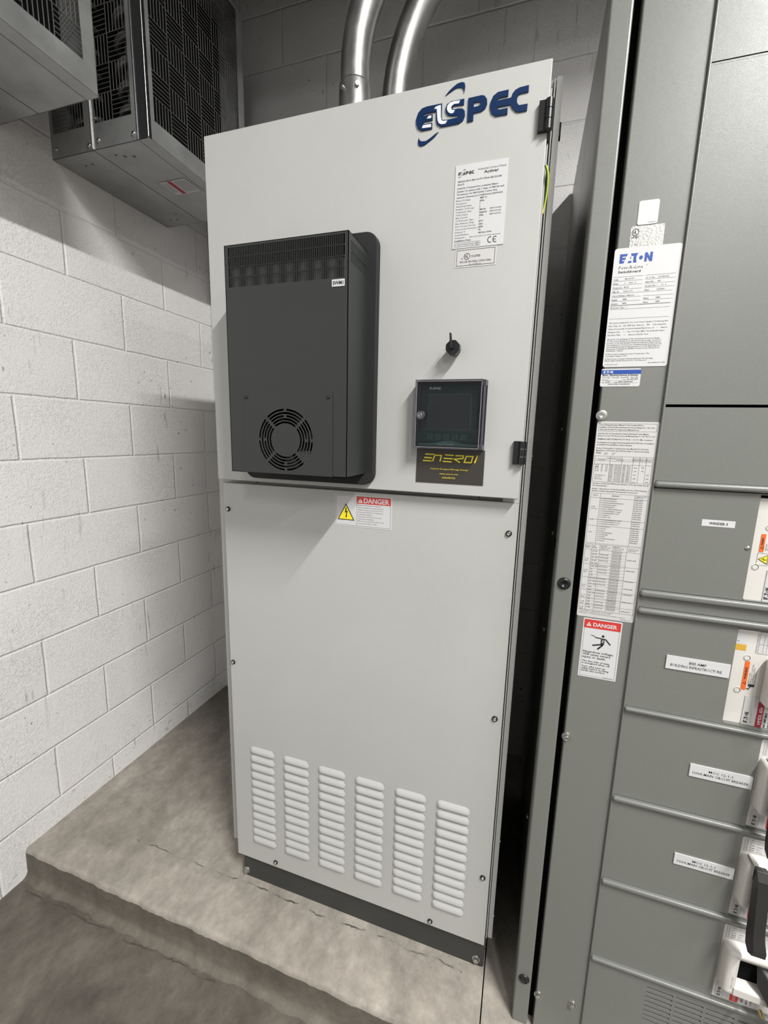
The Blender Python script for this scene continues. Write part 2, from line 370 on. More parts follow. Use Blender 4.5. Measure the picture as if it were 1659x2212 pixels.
def pad(name, x0, x1, label):
    """poured pad: slightly uneven rounded nosing, fillet at the foot"""
    prof = [(YB, -.105), (YB, 0), (-.124, 0), (-.131, -.002), (-.136, -.008), (-.138, -.016), (-.139, -.05), (-.140, -.088), (-.144, -.096), (-.150, -.101), (-.158, -.1045), (-.168, -.106)]
    n = max(8, int((x1 - x0) / .012)); rnd = random.Random(int(x0 * 97)); mb = MB(); k = len(prof)
    j = [0.0] * (n + 1)
    ph = [rnd.uniform(0, 6) for _ in range(6)]
    for i in range(n + 1):
        x = x0 + (x1 - x0) * i / n
        j[i] = .0011 * math.sin(x * 9 + ph[0]) + .0009 * math.sin(x * 29 + ph[1]) + .0009 * math.sin(x * 67 + ph[2]) + rnd.uniform(-.0009, .0009)
    vs = []
    for i in range(n + 1):
        x = x0 + (x1 - x0) * i / n
        for q, (y, z) in enumerate(prof):
            e = 1 if 2 <= q <= 8 else (2.2 if q > 8 else 0)
            vs.append((x, y + j[i] * e, z + (j[(i * 7) % (n + 1)] * .3 if 3 <= q <= 5 else 0)))
    fs = [(i * k + q, i * k + q + 1, (i + 1) * k + q + 1, (i + 1) * k + q) for i in range(n) for q in range(k - 1)]
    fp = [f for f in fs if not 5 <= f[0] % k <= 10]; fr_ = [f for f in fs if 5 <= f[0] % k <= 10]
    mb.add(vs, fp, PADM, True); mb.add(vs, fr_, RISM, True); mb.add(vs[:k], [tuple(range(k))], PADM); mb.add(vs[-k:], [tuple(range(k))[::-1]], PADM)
    o = mb.build(name); tag(o, label, 'concrete pad', None); return o
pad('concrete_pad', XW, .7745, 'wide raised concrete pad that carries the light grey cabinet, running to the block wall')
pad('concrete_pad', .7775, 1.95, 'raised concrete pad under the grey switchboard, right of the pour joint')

# ================================================================ LIGHT GREY CABINET
cab = thing('power_cabinet', (.383, .3, 0), 'tall light grey floor cabinet with a dark cooling unit, meter window and louvred lower panel', 'electrical cabinet')
m = MB(); m.box(-.008, .7705, .05, .66, .098, 2.085, CABB)
m.box(-.006, .769, .040, .052, 2.02, 2.075, CABB)
m.box(.735, .7705, .028, .052, .12, 2.07, CAB); pass
m.box(.680, .6815, .049, .0505, 1.276, 1.299, VOID); m.box(.085, .0865, .049, .0505, 1.276, 1.299, VOID)
m.build('cabinet_body', cab, bevel=.0012)
m = MB(); m.box(-.044, -.0105, .055, .655, .10, 2.07, CABB); m.build('side_panel', cab, bevel=.002)
m = MB(); m.box(.7725, .7755, .047, .62, .085, 2.098, CAB); m.box(.7755, .7770, .053, .62, .09, 2.09, VOID); m.box(.7770, .7885, .046, .655, .092, 2.1, CAB)
m.cyl((.7885, .052, .395), (.7905, .052, .395), .002, ZINC, 10); m.cyl((.7885, .052, .16), (.7905, .052, .16), .002, ZINC, 10)
m.cyl((.7885, .052, 1.385), (.7905, .052, 1.385), .002, ZINC, 10)
m.build('side_panel', cab, bevel=.0012)
m = MB(); m.box(.7865, .7925, .10, .116, 2.03, 2.055, BLACK); m.build('side_latch', cab)
m = MB(); m.box(-.0437, .7883, .052, .655, 2.086, 2.0995, CABB); m.build('roof_panel', cab, bevel=.002)
# plinth
m = MB(); m.prism([(.0085, .094), (.0085, .012), (.014, .004), (.017, 0), (.765, 0), (.7725, .005), (.7725, .094)], .0363, .0395, PLINTH)
m.box(.010, .0125, .0395, .62, 0, .094, PLINTH); m.box(.769, .7715, .0395, .62, 0, .094, PLINTH); m.box(.012, .77, .60, .62, 0, .094, PLINTH)
m.build('plinth', cab, bevel=.0006)
for x, z in ((.0175, .021), (.7515, .021)):
    hex_bolt('anchor_bolt', cab, x, .0363, z, .0085, ZINC, label='zinc bolt')
# door
door_m = MB(); door_m.box(0, .7673, 0, .020, 1.295, 2.0985, CAB)
door = door_m.build('door', cab, bevel=.0016, seg=3)
lg = MB()
GL = {"swt":[[0.57292,2.07353],[0.57919,2.07987],[0.58653,2.08504],[0.59534,2.08988],[0.60428,2.09101],[0.60963,2.08869],[0.611,2.08299],[0.61031,2.07664],[0.60936,2.07226],[0.60831,2.07766],[0.6048,2.08158],[0.59872,2.08299],[0.59271,2.08256],[0.58382,2.07874]],"swb":[[0.52269,2.00994],[0.52365,2.00591],[0.52862,2.00263],[0.53747,2.00204],[0.54685,2.00631],[0.55611,2.01164],[0.5623,2.01375],[0.55553,2.00696],[0.54551,2.00076],[0.53455,1.99518],[0.52735,1.99424],[0.52238,1.9971],[0.52105,2.00217],[0.52151,2.00695]],"els":[[0.56703,2.06161],[0.53654,2.06174],[0.52709,2.06005],[0.51937,2.05328],[0.51576,2.043],[0.51607,2.03472],[0.51961,2.02658],[0.52787,2.02108],[0.54904,2.0214],[0.5489,2.03161],[0.53463,2.03158],[0.53056,2.03364],[0.52887,2.03597],[0.54948,2.03626],[0.54902,2.04647],[0.52924,2.04639],[0.52794,2.04703],[0.53149,2.0498],[0.55592,2.04996],[0.55662,2.03463],[0.55852,2.02754],[0.56663,2.02144],[0.60206,2.02151],[0.61019,2.02545],[0.61324,2.03287],[0.61233,2.04094],[0.60831,2.04561],[0.59915,2.04724],[0.5931,2.04673],[0.58923,2.04794],[0.58679,2.05076],[0.58792,2.05255],[0.59123,2.05328],[0.61021,2.05184],[0.61041,2.06163],[0.58469,2.06173],[0.5772,2.05845],[0.57446,2.05163],[0.57558,2.04477],[0.5797,2.03937],[0.5875,2.03694],[0.59825,2.03574],[0.60064,2.03373],[0.59845,2.03212],[0.58163,2.03168],[0.57078,2.0322],[0.56751,2.03545]],"wl":[[0.55181,2.05432],[0.55478,2.05781],[0.56513,2.05929],[0.56613,2.03838],[0.56764,2.03274],[0.57086,2.03057],[0.5794,2.03005],[0.57577,2.0253],[0.568,2.02526],[0.5624,2.02824],[0.55946,2.03414],[0.55739,2.05199],[0.55698,2.05407]],"ws":[[0.60268,2.06003],[0.60023,2.05522],[0.59109,2.05595],[0.58696,2.05338],[0.58528,2.05037],[0.58777,2.04661],[0.59319,2.04499],[0.59036,2.04084],[0.58578,2.04071],[0.58024,2.04395],[0.57733,2.04979],[0.57811,2.05563],[0.5825,2.05974],[0.59085,2.06061]],"we1":[[0.54201,2.04458],[0.54707,2.04438],[0.54665,2.03972],[0.53777,2.04017],[0.53971,2.04295]],"we2":[[0.5307,2.0302],[0.5471,2.02947],[0.54702,2.02405],[0.52851,2.02509],[0.52921,2.02771]],"P":[[0.61836,2.06109],[0.64299,2.06148],[0.64894,2.05973],[0.65374,2.05305],[0.65454,2.04516],[0.65175,2.03853],[0.64467,2.03458],[0.62962,2.03422],[0.62948,2.02148],[0.61842,2.02112]],"Ph":[[0.62916,2.05169],[0.63846,2.0517],[0.64199,2.04937],[0.64175,2.04617],[0.63744,2.04434],[0.62932,2.04409]],"EC":[[0.69297,2.06134],[0.6734,2.06095],[0.66512,2.0561],[0.66069,2.04663],[0.65982,2.03774],[0.66336,2.02804],[0.67176,2.02165],[0.69329,2.02126],[0.69327,2.03152],[0.67831,2.03123],[0.67385,2.03331],[0.67222,2.03618],[0.6979,2.03606],[0.70195,2.02896],[0.70875,2.02264],[0.71448,2.021],[0.72841,2.02108],[0.72894,2.03199],[0.71364,2.03221],[0.70982,2.03645],[0.70892,2.04295],[0.71094,2.04953],[0.71568,2.05116],[0.72908,2.05117],[0.72893,2.0618],[0.71285,2.06111],[0.70536,2.05875],[0.70015,2.05342],[0.69877,2.04735],[0.67365,2.04684],[0.67254,2.04833],[0.67624,2.05085],[0.69258,2.05102]],"n_e1a":[[0.56205,1.38288],[0.58234,1.38292]],"n_e1b":[[0.55981,1.37535],[0.57765,1.37485]],"n_e1c":[[0.55677,1.36826],[0.57667,1.36838]],"n_n":[[0.57924,1.36751],[0.58368,1.38126],[0.59872,1.38112],[0.59586,1.36775]],"n_e2a":[[0.6061,1.38288],[0.62587,1.3822]],"n_e2b":[[0.60399,1.37521],[0.6238,1.37482]],"n_e2c":[[0.60183,1.3685],[0.6217,1.36791]],"n_r":[[0.62956,1.38186],[0.64658,1.38206],[0.64616,1.37649],[0.62752,1.37425],[0.64011,1.36727]],"n_o":[[0.65316,1.38088],[0.66754,1.38098],[0.66426,1.36763],[0.64932,1.36768],[0.65316,1.38088]],"n_i":[[0.67689,1.38375],[0.67144,1.36772]]}
def flatpoly(mb, k, y0, t, mm, holes=()): mb.curve2d(GL[k], [GL[h] for h in holes], t, mm, front(y0 - t / 2))
flatpoly(lg, 'swt', 0, .0016, NAVY); flatpoly(lg, 'swb', 0, .0016, NAVY); flatpoly(lg, 'els', 0, .0022, NAVY)
flatpoly(lg, 'P', 0, .0022, NAVY, ['Ph']); flatpoly(lg, 'EC', 0, .0022, NAVY)
for k in ('wl', 'ws', 'we1', 'we2'): flatpoly(lg, k, -.0022, .0005, LOGOW)
lg.build('brand_logo', door, label='raised navy blue lettering with two swooshes')
def small_logo(mb, x0, z0, wd, y, c, c2=None, swoosh=True):
    k = wd / .2132
    tr = lambda pts: [(x0 + (p[0] - .5157) * k, z0 + (p[1] - 2.0210) * k) for p in pts]
    for nme, hs in (('els', ()), ('P', ('Ph',)), ('EC', ())): mb.curve2d(tr(GL[nme]), [tr(GL[h]) for h in hs], 0, c, front(y))
    if swoosh:
        for nme in ('swt', 'swb'): mb.curve2d(tr(GL[nme]), [], 0, c, front(y))
    for nme in ('wl', 'ws', 'we1', 'we2'): mb.curve2d(tr(GL[nme]), [], 0, c2 or c, front(y - .0002))
# rating plate
PX0, PX1, PZ0, PZ1 = .6003, .7013, 1.7975, 1.9485
m = MB(); m.box(PX0, PX1, -.0012, -.0001, PZ0, PZ1, WHITE); F = front(-.0014); W_, H_ = PX1 - PX0, PZ1 - PZ0
small_logo(m, PX0 + .0055, PZ1 - .0185, .031, -.0014, INK, PAPER)
def T(s, fx, fz, h, c=INK, wd=None, al='l', b=0., sp=1.): m.text(s, PX0 + fx * W_, PZ1 - fz * H_, h, c, F, wd * W_ if wd else None, al, b, 0, sp)
T('Industrial Control Panel', .44, .09, .0036, wd=.52); T('Activar', .55, .135, .0052, b=.02, wd=.28)
T('AR266-38-3-480.60-P7-VFSA-6BU20GN', .05, .205, .0034, wd=.84, b=.01); T('(Rev0)', .05, .24, .0034, wd=.13)
for i, (s, wd) in enumerate((('266kVAr Transient-free complete Elspec', .79), ('Activar UL system with 7 steps of 38kVAr and', .90), ('7% Inductor, for 480V/60Hz 3 wires Wye', .78), ('network, Dimensions 210x80x60cm [HxWxD]', .88))):
    T(s, .045, .285 + .036 * i, .0031, wd=wd, b=.012)
rows = [('Rated Voltage', '480V 3~', '', .28), ('Frequency', '60Hz', '', .21), ('Switching Steps', '7', '', .31), ('Number of Groups', '3', '', .36), ('Output per Step', '38kVAr', '480V/60Hz', .31), ('Total Output', '266kVAr', '480V/60Hz', .24), ('Max Current', '320A', '480V/60Hz', .24), ('UL Enclosure Type', '1', '', .36), ('Max Ambient Temp.', '40°C', '', .38), ('Short Circuit Current', '10kA', '', .40), ('Overcurrent Protection', '600A', '', .44), ('Inductor %', '7%', '', .21), ('Serial Number', 'AR0266-10004', '', .28), ('Drawing No.:', '', '', .22)]
for i, (a, b_, c_, wd) in enumerate(rows):
    z = .43 + .0345 * i; T(a, .04, z, .0030, wd=wd)
    if b_: T(b_, .50, z - .004, .0031, b=.015)
    if c_: T(c_, .70, z - .004, .0030, wd=.22)
T('AR266-38-3-480.60-P7-VFSA-6BU20GN', .33, .878, .0021, wd=.60); T('Installation Date:', .04, .915, .0030, wd=.33, b=.02)
for r in range(3): rect(m, PX0 + .04 * W_, PX0 + .55 * W_, PZ1 - (.93 + .026 * r) * H_ - .0002, PZ1 - (.93 + .026 * r) * H_ + .0001, INK, F)
for i, x in enumerate((.04, .107, .172, .238, .304, .37, .436, .55)):
    rect(m, PX0 + x * W_, PX0 + x * W_ + .0003, PZ1 - .982 * H_, PZ1 - .93 * H_, INK, F)
    if i < 7:
        for r in range(2): T([str(i + 1), str(i + 7)][r] if i < 6 else ['2025', '2026'][r], x + .033 if i < 6 else .493, .952 + .026 * r, .0023, al='c')
for cx, e in ((.74, 0), (.84, 1)):
    pts = [(PX0 + cx * W_ + .0042 * math.cos(t), PZ1 - .93 * H_ + .0050 * math.sin(t)) for t in [math.radians(55 + 250 * i / 14) for i in range(15)]]
    strokes(m, pts, .0014, INK, F)
    if e: rect(m, PX0 + cx * W_ - .0040, PX0 + cx * W_ + .0012, PZ1 - .93 * H_ - .0006, PZ1 - .93 * H_ + .0006, INK, F)
m.build('rating_plate', door, label='white rating plate full of small black print')
# approval label
m = MB(); AX0, AX1, AZ0, AZ1 = .6075, .6895, 1.7615, 1.7965
m.box(AX0, AX1, -.0006, -.0001, AZ0, AZ1, PAPER); F = front(-.0008); frame(m, AX0 + .003, AX1 - .003, AZ0 + .0028, AZ1 - .0025, .0008, INK, F)
def ul(mb, cx, cz, r, c, F):
    ring = [(cx + r * math.cos(t), cz + r * math.sin(t)) for t in [2 * math.pi * i / 28 for i in range(28)]]
    ri = [(cx + r * .84 * math.cos(t), cz + r * .84 * math.sin(t)) for t in [2 * math.pi * i / 28 for i in range(28)]]
    mb.curve2d(ring, [ri], 0, c, F); mb.text('U', cx - r * .05, cz - r * .22, r * .78, c, F, r * .62, 'r', .03); mb.text('L', cx - r * .02, cz - r * .52, r * .78, c, F, r * .48, 'l', .03)
ul(m, .6315, 1.7815, .0062, INK, F); m.text('C', .6232, 1.7765, .003, INK, F, align='r', bold=.03); m.text('US LISTED', .6395, 1.7795, .0038, INK, F, .019, bold=.02)
m.text('ENCLOSED INDUSTRIAL CONTROL PANEL', .6485, 1.7700, .0034, INK, F, .062, 'c', .01); m.text('No. G 37881156', .6485, 1.7655, .0027, INKG, F, .024, 'c')
m.build('approval_label', door, label='small white approval sticker with black border')
# hinges (three knuckles each)
for zc, hh in ((2.004, .050), (1.3925, .048)):
    m = MB(); m.box(.7500, .7625, -.0085, 0, zc - hh / 2, zc + hh / 2, BLACK); m.box(.7605, .7660, -.0055, 0, zc - hh / 2, zc + hh / 2, BLACK)
    for i in range(3):
        z0 = zc - hh / 2 + hh / 3 * i
        m.cyl((.7678, -.0065, z0 + .0006), (.7678, -.0065, z0 + hh / 3 - .0006), .0075, BLACK, 24)
    m.cyl((.7678, -.0065, zc - hh / 2 + .001), (.7678, -.0065, zc + hh / 2 - .001), .0055, ZINC, 16)
    m.box(.7660, .7720, 0, .03, zc - hh * .5, zc + hh * .35, BLACK)
    m.build('hinge', door, bevel=.0006)
# port cap with lever
m = MB(); m.cyl((.6165, 0, 1.6015), (.6165, -.016, 1.6015), .0125, BLACK, 24)
pts = [(.6165 + (.0152 if i % 2 else .0142) * math.cos(math.radians(22.5 * i)), 1.6015 + (.0152 if i % 2 else .0142) * math.sin(math.radians(22.5 * i))) for i in range(16)]
m.prism(pts, -.030, -.014, BLACK); m.cyl((.6150, -.030, 1.6015), (.6150, -.035, 1.6015), .0045, BLACK, 16)
cap = m.build('port_cap', door, bevel=.0007)
m = MB(); m.prism([(.6128, 1.601), (.6165, 1.601), (.6150, 1.622), (.6135, 1.6285), (.6108, 1.629), (.6112, 1.620)], -.044, -.033, BLACK); m.build('strap', cap, bevel=.0008) if False else None
m2 = MB(); m2.prism([(.6128, 1.598), (.6172, 1.598), (.6152, 1.620), (.6140, 1.6278), (.6104, 1.628), (.6110, 1.618)], -.040, -.033, BLACK); m2.build('cap_lever', cap, bevel=.0008) if False else m2.build('cap_lever', door, bevel=.0008)
# company sign
m = MB(); m.box(.5424, .6922, -.0012, -.0001, 1.3190, 1.3945, TAGB); F = front(-.0014)
for k in ('n_e1a', 'n_e1b', 'n_e1c', 'n_n', 'n_e2a', 'n_e2b', 'n_e2c', 'n_r', 'n_i'): strokes(m, [(p[0], p[1] - .0005) for p in GL[k]], .0026, YEL, F)
strokes(m, GL['n_o'], .0026, YEL, F, True)
for s, z, wd in (('Custom Designed Energy Savings', 1.3495, .084), ('www.eneroi.com', 1.3390, .041), ('AHLMKY01', 1.3303, .029)): m.text(s, .6165, z, .0034, YEL, F, wd, 'c')
m.build('company_sign', door, label='dark brown sign with yellow lettering')

# meter behind a clear hinged window
m = MB(); m.box(.5415, .6895, -.010, 0, 1.3955, 1.5385, BLACK); m.box(.5475, .6790, -.0112, -.010, 1.4015, 1.5325, METG); F = front(-.0115)
MX, MZ, MW, MH = .5475, 1.5325, .1315, .131
fx = lambda a: MX + a * MW; fz = lambda a: MZ - a * MH
hill = [(fx(0), fz(1)), (fx(1), fz(1)), (fx(1), fz(.965))] + [(fx(1 - t), fz(.965 - .055 * math.exp(-((t - .5) / .2) ** 2))) for t in [i / 20 for i in range(1, 20)]] + [(fx(0), fz(.965))]
m.curve2d(hill, [], 0, METL, F); small_logo(m, fx(.155), fz(.093), .0250, -.0117, INKG if False else FOIL, METG, False)
for i in range(16): rect(m, fx(.01), fx(.99), fz(.72 + .013 * i), fz(.7225 + .013 * i), METL, F)
m.text('ACTIVAR', fx(.465), fz(.985), .0040, FOIL, front(-.0118), .0335, 'c', .02, 0, 1.5)
meter = m.build('meter', cab, bevel=.0)
m = MB(); F = front(-.0118); m.curve2d(rrect(fx(.145), fx(.855), fz(.73), fz(.165), .006), [rrect(fx(.155), fx(.845), fz(.722), fz(.173), .005)], 0, METL, F); m.prism(rrect(fx(.155), fx(.845), fz(.722), fz(.173), .005), -.0125, -.0112, SCRN)
m.prism(rrect(fx(.045), fx(.945), fz(.765), fz(.11), .001), -.0145, -.0142, FILM)
m.build('display', meter)
for i, x in enumerate((.196, .332, .47, .61, .748)):
    m = MB(); cx, cz, r = fx(x), fz(.853), .0053
    m.curve2d(rrect(cx - r, cx + r, cz - r, cz + r, .0014), [rrect(cx - r * .78, cx + r * .78, cz - r * .78, cz + r * .78, .001)], .0004, METL, front(-.0117)); m.text('F%d' % (i + 1), cx, cz - .002, .0042, METL, front(-.0120), align='c', bold=.02); m.build('button', meter)
m = MB()
for (a, b_, c_, d_) in ((.5415, .6825, 1.3955, 1.3985), (.5415, .6825, 1.5355, 1.5385), (.5415, .5445, 1.3985, 1.5355), (.6795, .6825, 1.3985, 1.5355)): m.box(a, b_, -.030, -.010, c_, d_, CLRE)
m.box(.5445, .6795, -.030, -.0285, 1.3985, 1.5355, CLR)
frame(m, .5445, .6805, 1.3985, 1.5355, .0007, FOIL, front(-.0302))
m.build('meter_window', meter)
m = MB(); m.box(.6830, .6890, -.012, -.009, 1.3975, 1.5365, CLRE); m.cyl((.6855, -.0245, 1.4015), (.6855, -.0245, 1.5270), .0030, CLRE, 16); m.cyl((.6862, -.0262, 1.4020), (.6862, -.0262, 1.5265), .0011, FOIL, 10)
for z in (1.3965, 1.5270): m.box(.6825, .6890, -.029, -.012, z, z + .0105, CLRE)
m.build('window_hinge', meter)
m = MB()
for r, h in ((.0088, -.031), (.0062, -.034), (.0036, -.036)):
    m.lathe((.5555, h + .004, 1.4655), (0, -1, 0), [(r, 0), (r, .0035), (r - .0010, .0042), (r - .0014, .0030)], ZINC, 28)
m.cyl((.5555, -.010, 1.4655), (.5555, -.034, 1.4655), .0085, CLRE, 28)
m.build('window_lock', meter)
# ground wire between door and body
pts = [Vector((.7700, .018, 1.935)), Vector((.7745, .022, 1.922)), Vector((.7752, .030, 1.900)), Vector((.7735, .034, 1.880)), Vector((.7700, .036, 1.860))]
P = []
for i in range(25):
    t = i / 24 * 4; k = min(3, int(t)); f = t - k; p0, p1, p2, p3 = pts[max(0, k - 1)], pts[k], pts[k + 1], pts[min(4, k + 2)]
    P.append(.5 * ((2 * p1) + (p2 - p0) * f + (2 * p0 - 5 * p1 + 4 * p2 - p3) * f * f + (3 * p1 - p0 - 3 * p2 + p3) * f ** 3))
m = MB(); m.tube(P, .0021, YELW, 12); m.tube([p + Vector((-.0016, -.0010, 0)) for p in P], .0016, GRN, 12); m.build('ground_wire', cab, label='yellow and green earth wire loop')

# lower panel with louvres
m = MB(); m.box(-.0036, .7698, .0237, .0255, .0905, 1.2835, CAB)
for a in ((-.0036, -.0022, .0255, .046), (.7684, .7698, .0255, .046)): m.box(a[0], a[1], a[2], a[3], .0905, 1.2835, CAB)
m.box(-.0036, .7698, .0237, .046, 1.2818, 1.2835, CAB); m.box(-.0036, .7698, .0237, .046, .0905, .0922, CAB)
lp = m.build('lower_panel', cab, bevel=.0009)
LXs = (.0562, .1692, .2826, .3962, .5114, .6250); nU, nS = 22, 10
for li, lx in enumerate(LXs):
    m = MB(); Lw = .0830 + .0006 * li; Hh = .0215; Dp = .0072
    for r in range(12):
        zt = .4935 - .0283 * r; vs = []; rr_ = Hh / 2
        for i in range(nS + 1):
            s = i / nS; z = zt - s * Hh; dz = abs(s - .5) * Hh; half = Lw / 2 - rr_ + math.sqrt(max(0, rr_ ** 2 - dz ** 2)) * 1.0
            for j in range(nU + 1):
                u = j / nU * 2 - 1; x = lx + Lw / 2 + half * u
                e = max(0, abs(x - lx - Lw / 2) - (Lw / 2 - rr_ * 1.4)) / (rr_ * 1.4)
                prof = math.sin(math.pi / 2 * min(1, s / .72)) if s < .72 else math.sqrt(max(0, 1 - ((s - .72) / .28) ** 2)) ** .8
                vs.append((x, .0237 - Dp * prof * math.sqrt(max(0, 1 - e ** 2.2)), z))
        m.add(vs, [(i * (nU + 1) + j, (i + 1) * (nU + 1) + j, (i + 1) * (nU + 1) + j + 1, i * (nU + 1) + j + 1) for i in range(nS) for j in range(nU)], CAB, True)
        rect(m, lx + .010, lx + Lw - .010, zt - Hh - .0006, zt - Hh + .0006, INKG, front(.0236))  # dark strip painted along the lower edge as the louvre's shadow line
    m.build('louvre_column', lp)
for (x, z) in ((.0092, 1.2105), (.0062, .7555), (.7530, 1.2140), (.7535, .7580), (.7537, .3020), (.6230, .1060), (.1350, .1092)):
    socket_screw('screw', lp, x, .0237, z, .0068)
# danger sticker
m = MB(); m.box(.3310, .4803, .0231, .0236, 1.1950, 1.2745, WHITE); F = front(.0229)
x0, x1, z0, z1 = .3310, .4803, 1.1950, 1.2745
m.curve2d(rrect(x0 + .0022, x1 - .0035, z0 + .0030, z1 - .0025, .002), [rrect(x0 + .0027, x1 - .0040, z0 + .0035, z1 - .0030, .0018)], 0, INK, F)
rect(m, .3890, .3895, z0 + .003, z1 - .003, INK, F); rect(m, .3895, x1 - .004, z1 - .0205, z1 - .003, RED, F)
F2 = front(.0227)
m.text('DANGER', .4075, z1 - .0178, .0125, WHITE, F2, .0655, bold=.025); m.curve2d([(.3915, z1 - .0180), (.4050, z1 - .0180), (.39825, z1 - .0060)], [], 0, WHITE, F2)
rect(m, .3975, .3990, z1 - .0140, z1 - .0090, RED, front(.0225)); rect(m, .3975, .3990, z1 - .0165, z1 - .0150, RED, front(.0225))
for i, (s, wd, b_) in enumerate((('Hazard of electrical burn or explosion.', .060, 1), ('Before attempting any operation inside the', .067, 1), ('equipment, disconnect all power sources,', .066, 0), ('and allow the capacitors ten (10) minutes', .065, 0), ('to discharge completely.', .038, 0), ('Close and secure all covers, doors and', .061, 1), ('joints before re-energizing.', .041, 0), ('Failure to do so will result in electric shock,', .0685, 1), ('severe personal injury or death.', .050, 0))):
    m.text(s, .3925, z1 - .0255 - .0056 * i, .0027, INK, F, wd)
    if b_: rect(m, .3908, .3915, z1 - .0247 - .0056 * i, z1 - .0240 - .0056 * i, INK, F)
tri = [(.3375, z0 + .0155), (.3835, z0 + .0155), (.3605, z0 + .0575)]
m.curve2d(tri, [], 0, INK, F); m.curve2d([(.3415, z0 + .0178), (.3795, z0 + .0178), (.3605, z0 + .0525)], [], 0, YEL, F2)
bolt = [(.3595, 47.5), (.3625, 47.5), (.3615, 39.0), (.3650, 40.0), (.3628, 27), (.3645, 27.5), (.3610, 20.5), (.3590, 26), (.3605, 26.5), (.3612, 35), (.3575, 33.8)]
m.curve2d([(a, z0 + b_ / 1000) for a, b_ in bolt], [], 0, INK, front(.0225))
m.build('danger_sticker', lp, label='white sticker with red danger header and yellow shock triangle')

# ---------------------------------------------------------------- cooling unit
CX0, CX1, CZ0, CZ1, CY = .1405, .4240, 1.3312, 1.8018, -.120
m = MB()
m.box(CX0, CX0 + .0015, CY, -.004, CZ0, CZ1, DARK)
SZ = [(1.7790 - .0198 * i, 1.7970 - .0198 * i) for i in range(4)]      # slot rows on the front
sx0, sx1, NS = .1500, .4160, 66; pit = (sx1 - sx0) / NS
def fr(x0, x1, z0, z1): m.box(x0, x1, CY, CY + .0014, z0, z1, DARK)
zlo = SZ[-1][0]
fr(CX0, sx0, zlo, CZ1); fr(sx1, CX1, zlo, CZ1); fr(sx0, sx1, SZ[0][1], CZ1)
for a, b_ in zip(SZ[:-1], SZ[1:]): fr(sx0, sx1, b_[1], a[0])
for i in range(1, NS): fr(sx0 + pit * i - pit * .19, sx0 + pit * i + pit * .19, zlo, SZ[0][1])
fc = (.2812, 1.4050)
hole = [(fc[0] + .069 * math.cos(t), fc[1] + .069 * math.sin(t)) for t in [2 * math.pi * i / 48 for i in range(48)]]
m.curve2d([(CX0, CZ0), (CX1, CZ0), (CX1, zlo), (CX0, zlo)], [hole], .0014, DARK, front(CY + .0007))
# right side with its own slots
ys0, ys1 = -.108, -.022; NZ = 21; py = (ys1 - ys0) / NZ
def sd(y0, y1, z0, z1): m.box(CX1 - .0014, CX1, y0, y1, z0, z1, DARK)
SR = [(1.7715, 1.7895), (1.7500, 1.7680)]
sd(CY, -.004, CZ0, SR[1][0]); sd(CY, -.004, SR[0][1], CZ1); sd(CY, ys0, SR[1][0], SR[0][1]); sd(ys1, -.004, SR[1][0], SR[0][1]); sd(ys0, ys1, SR[1][1], SR[0][0])
for i in range(1, NZ): sd(ys0 + py * i - py * .22, ys0 + py * i + py * .22, SR[1][0], SR[0][1])
m.box(CX0, CX1, CY, -.004, CZ1 - .0014, CZ1, DARK); m.box(CX0, CX1, CY, -.004, CZ0, CZ0 + .0014, DARK)
m.box(CX0 + .0015, CX1 - .0015, -.0040, -.0010, CZ0 + .0015, CZ1 - .0015, VOID)
cool = m.build('cooling_unit', cab)
m = MB(); m.box(CX0 + .003, CX1 - .004, -.040, -.030, CZ0 + .01, CZ1 - .003, VOID); 
for i in range(74):
    x = CX0 + .0085 + i * .0036; m.box(x, x + .0014, -.114, -.040, 1.600, 1.7580, RES)
m.box(CX0 + .004, CX0 + .008, -.112, -.03, 1.70, 1.78, ZINC)
m.build('cooling_fins', cool)
m = MB(); m.prism(rrect(.1000, .4462, 1.3060, 1.8430, .028, 8), -.019, -.0002, RUBB); m.build('gasket', cool, bevel=.003, seg=3)
holes = []
def arc_slot(r, a0, a1, wd):
    n = 10; h = wd / 2; pts = []
    k = math.degrees(h / r)
    for i in range(n + 1): a = math.radians(a0 + k + (a1 - a0 - 2 * k) * i / n); pts.append(((r + h) * math.cos(a), (r + h) * math.sin(a)))
    a = math.radians(a1 - k)
    for q in (45, 90, 135): t = a + math.radians(q); pts.append((r * math.cos(a) + h * math.cos(t), r * math.sin(a) + h * math.sin(t)))
    for i in range(n + 1): a = math.radians(a1 - k + (a0 - a1 + 2 * k) * i / n); pts.append(((r - h) * math.cos(a), (r - h) * math.sin(a)))
    a = math.radians(a0 + k)
    for q in (225, 270, 315): t = a + math.radians(q); pts.append((r * math.cos(a) + h * math.cos(t), r * math.sin(a) + h * math.sin(t)))
    return [(fc[0] + p[0], fc[1] + p[1]) for p in pts]
for ri, r in enumerate((.0375, .0440, .0505, .0570, .0637)):
    g = math.degrees(.0026 / r)
    for s_ in range(4):
        c0 = 45 + 90 * s_ + g; c1 = 135 + 90 * s_ - g
        if ri in (2, 4): mid = (c0 + c1) / 2; holes += [arc_slot(r, c0, mid - g, .0042), arc_slot(r, mid + g, c1, .0042)]
        else: holes.append(arc_slot(r, c0, c1, .0042))
m = MB(); m.curve2d([(.1790, CZ0 + .0005), (.3920, CZ0 + .0005), (.3920, 1.5050), (.1790, 1.5050)], holes, .0014, DARK, front(CY - .0008)); fcov = m.build('fan_cover', cool)
m = MB(); m.cyl((fc[0], CY + .010, fc[1]), (fc[0], CY + .035, fc[1]), .030, BLACK, 24)
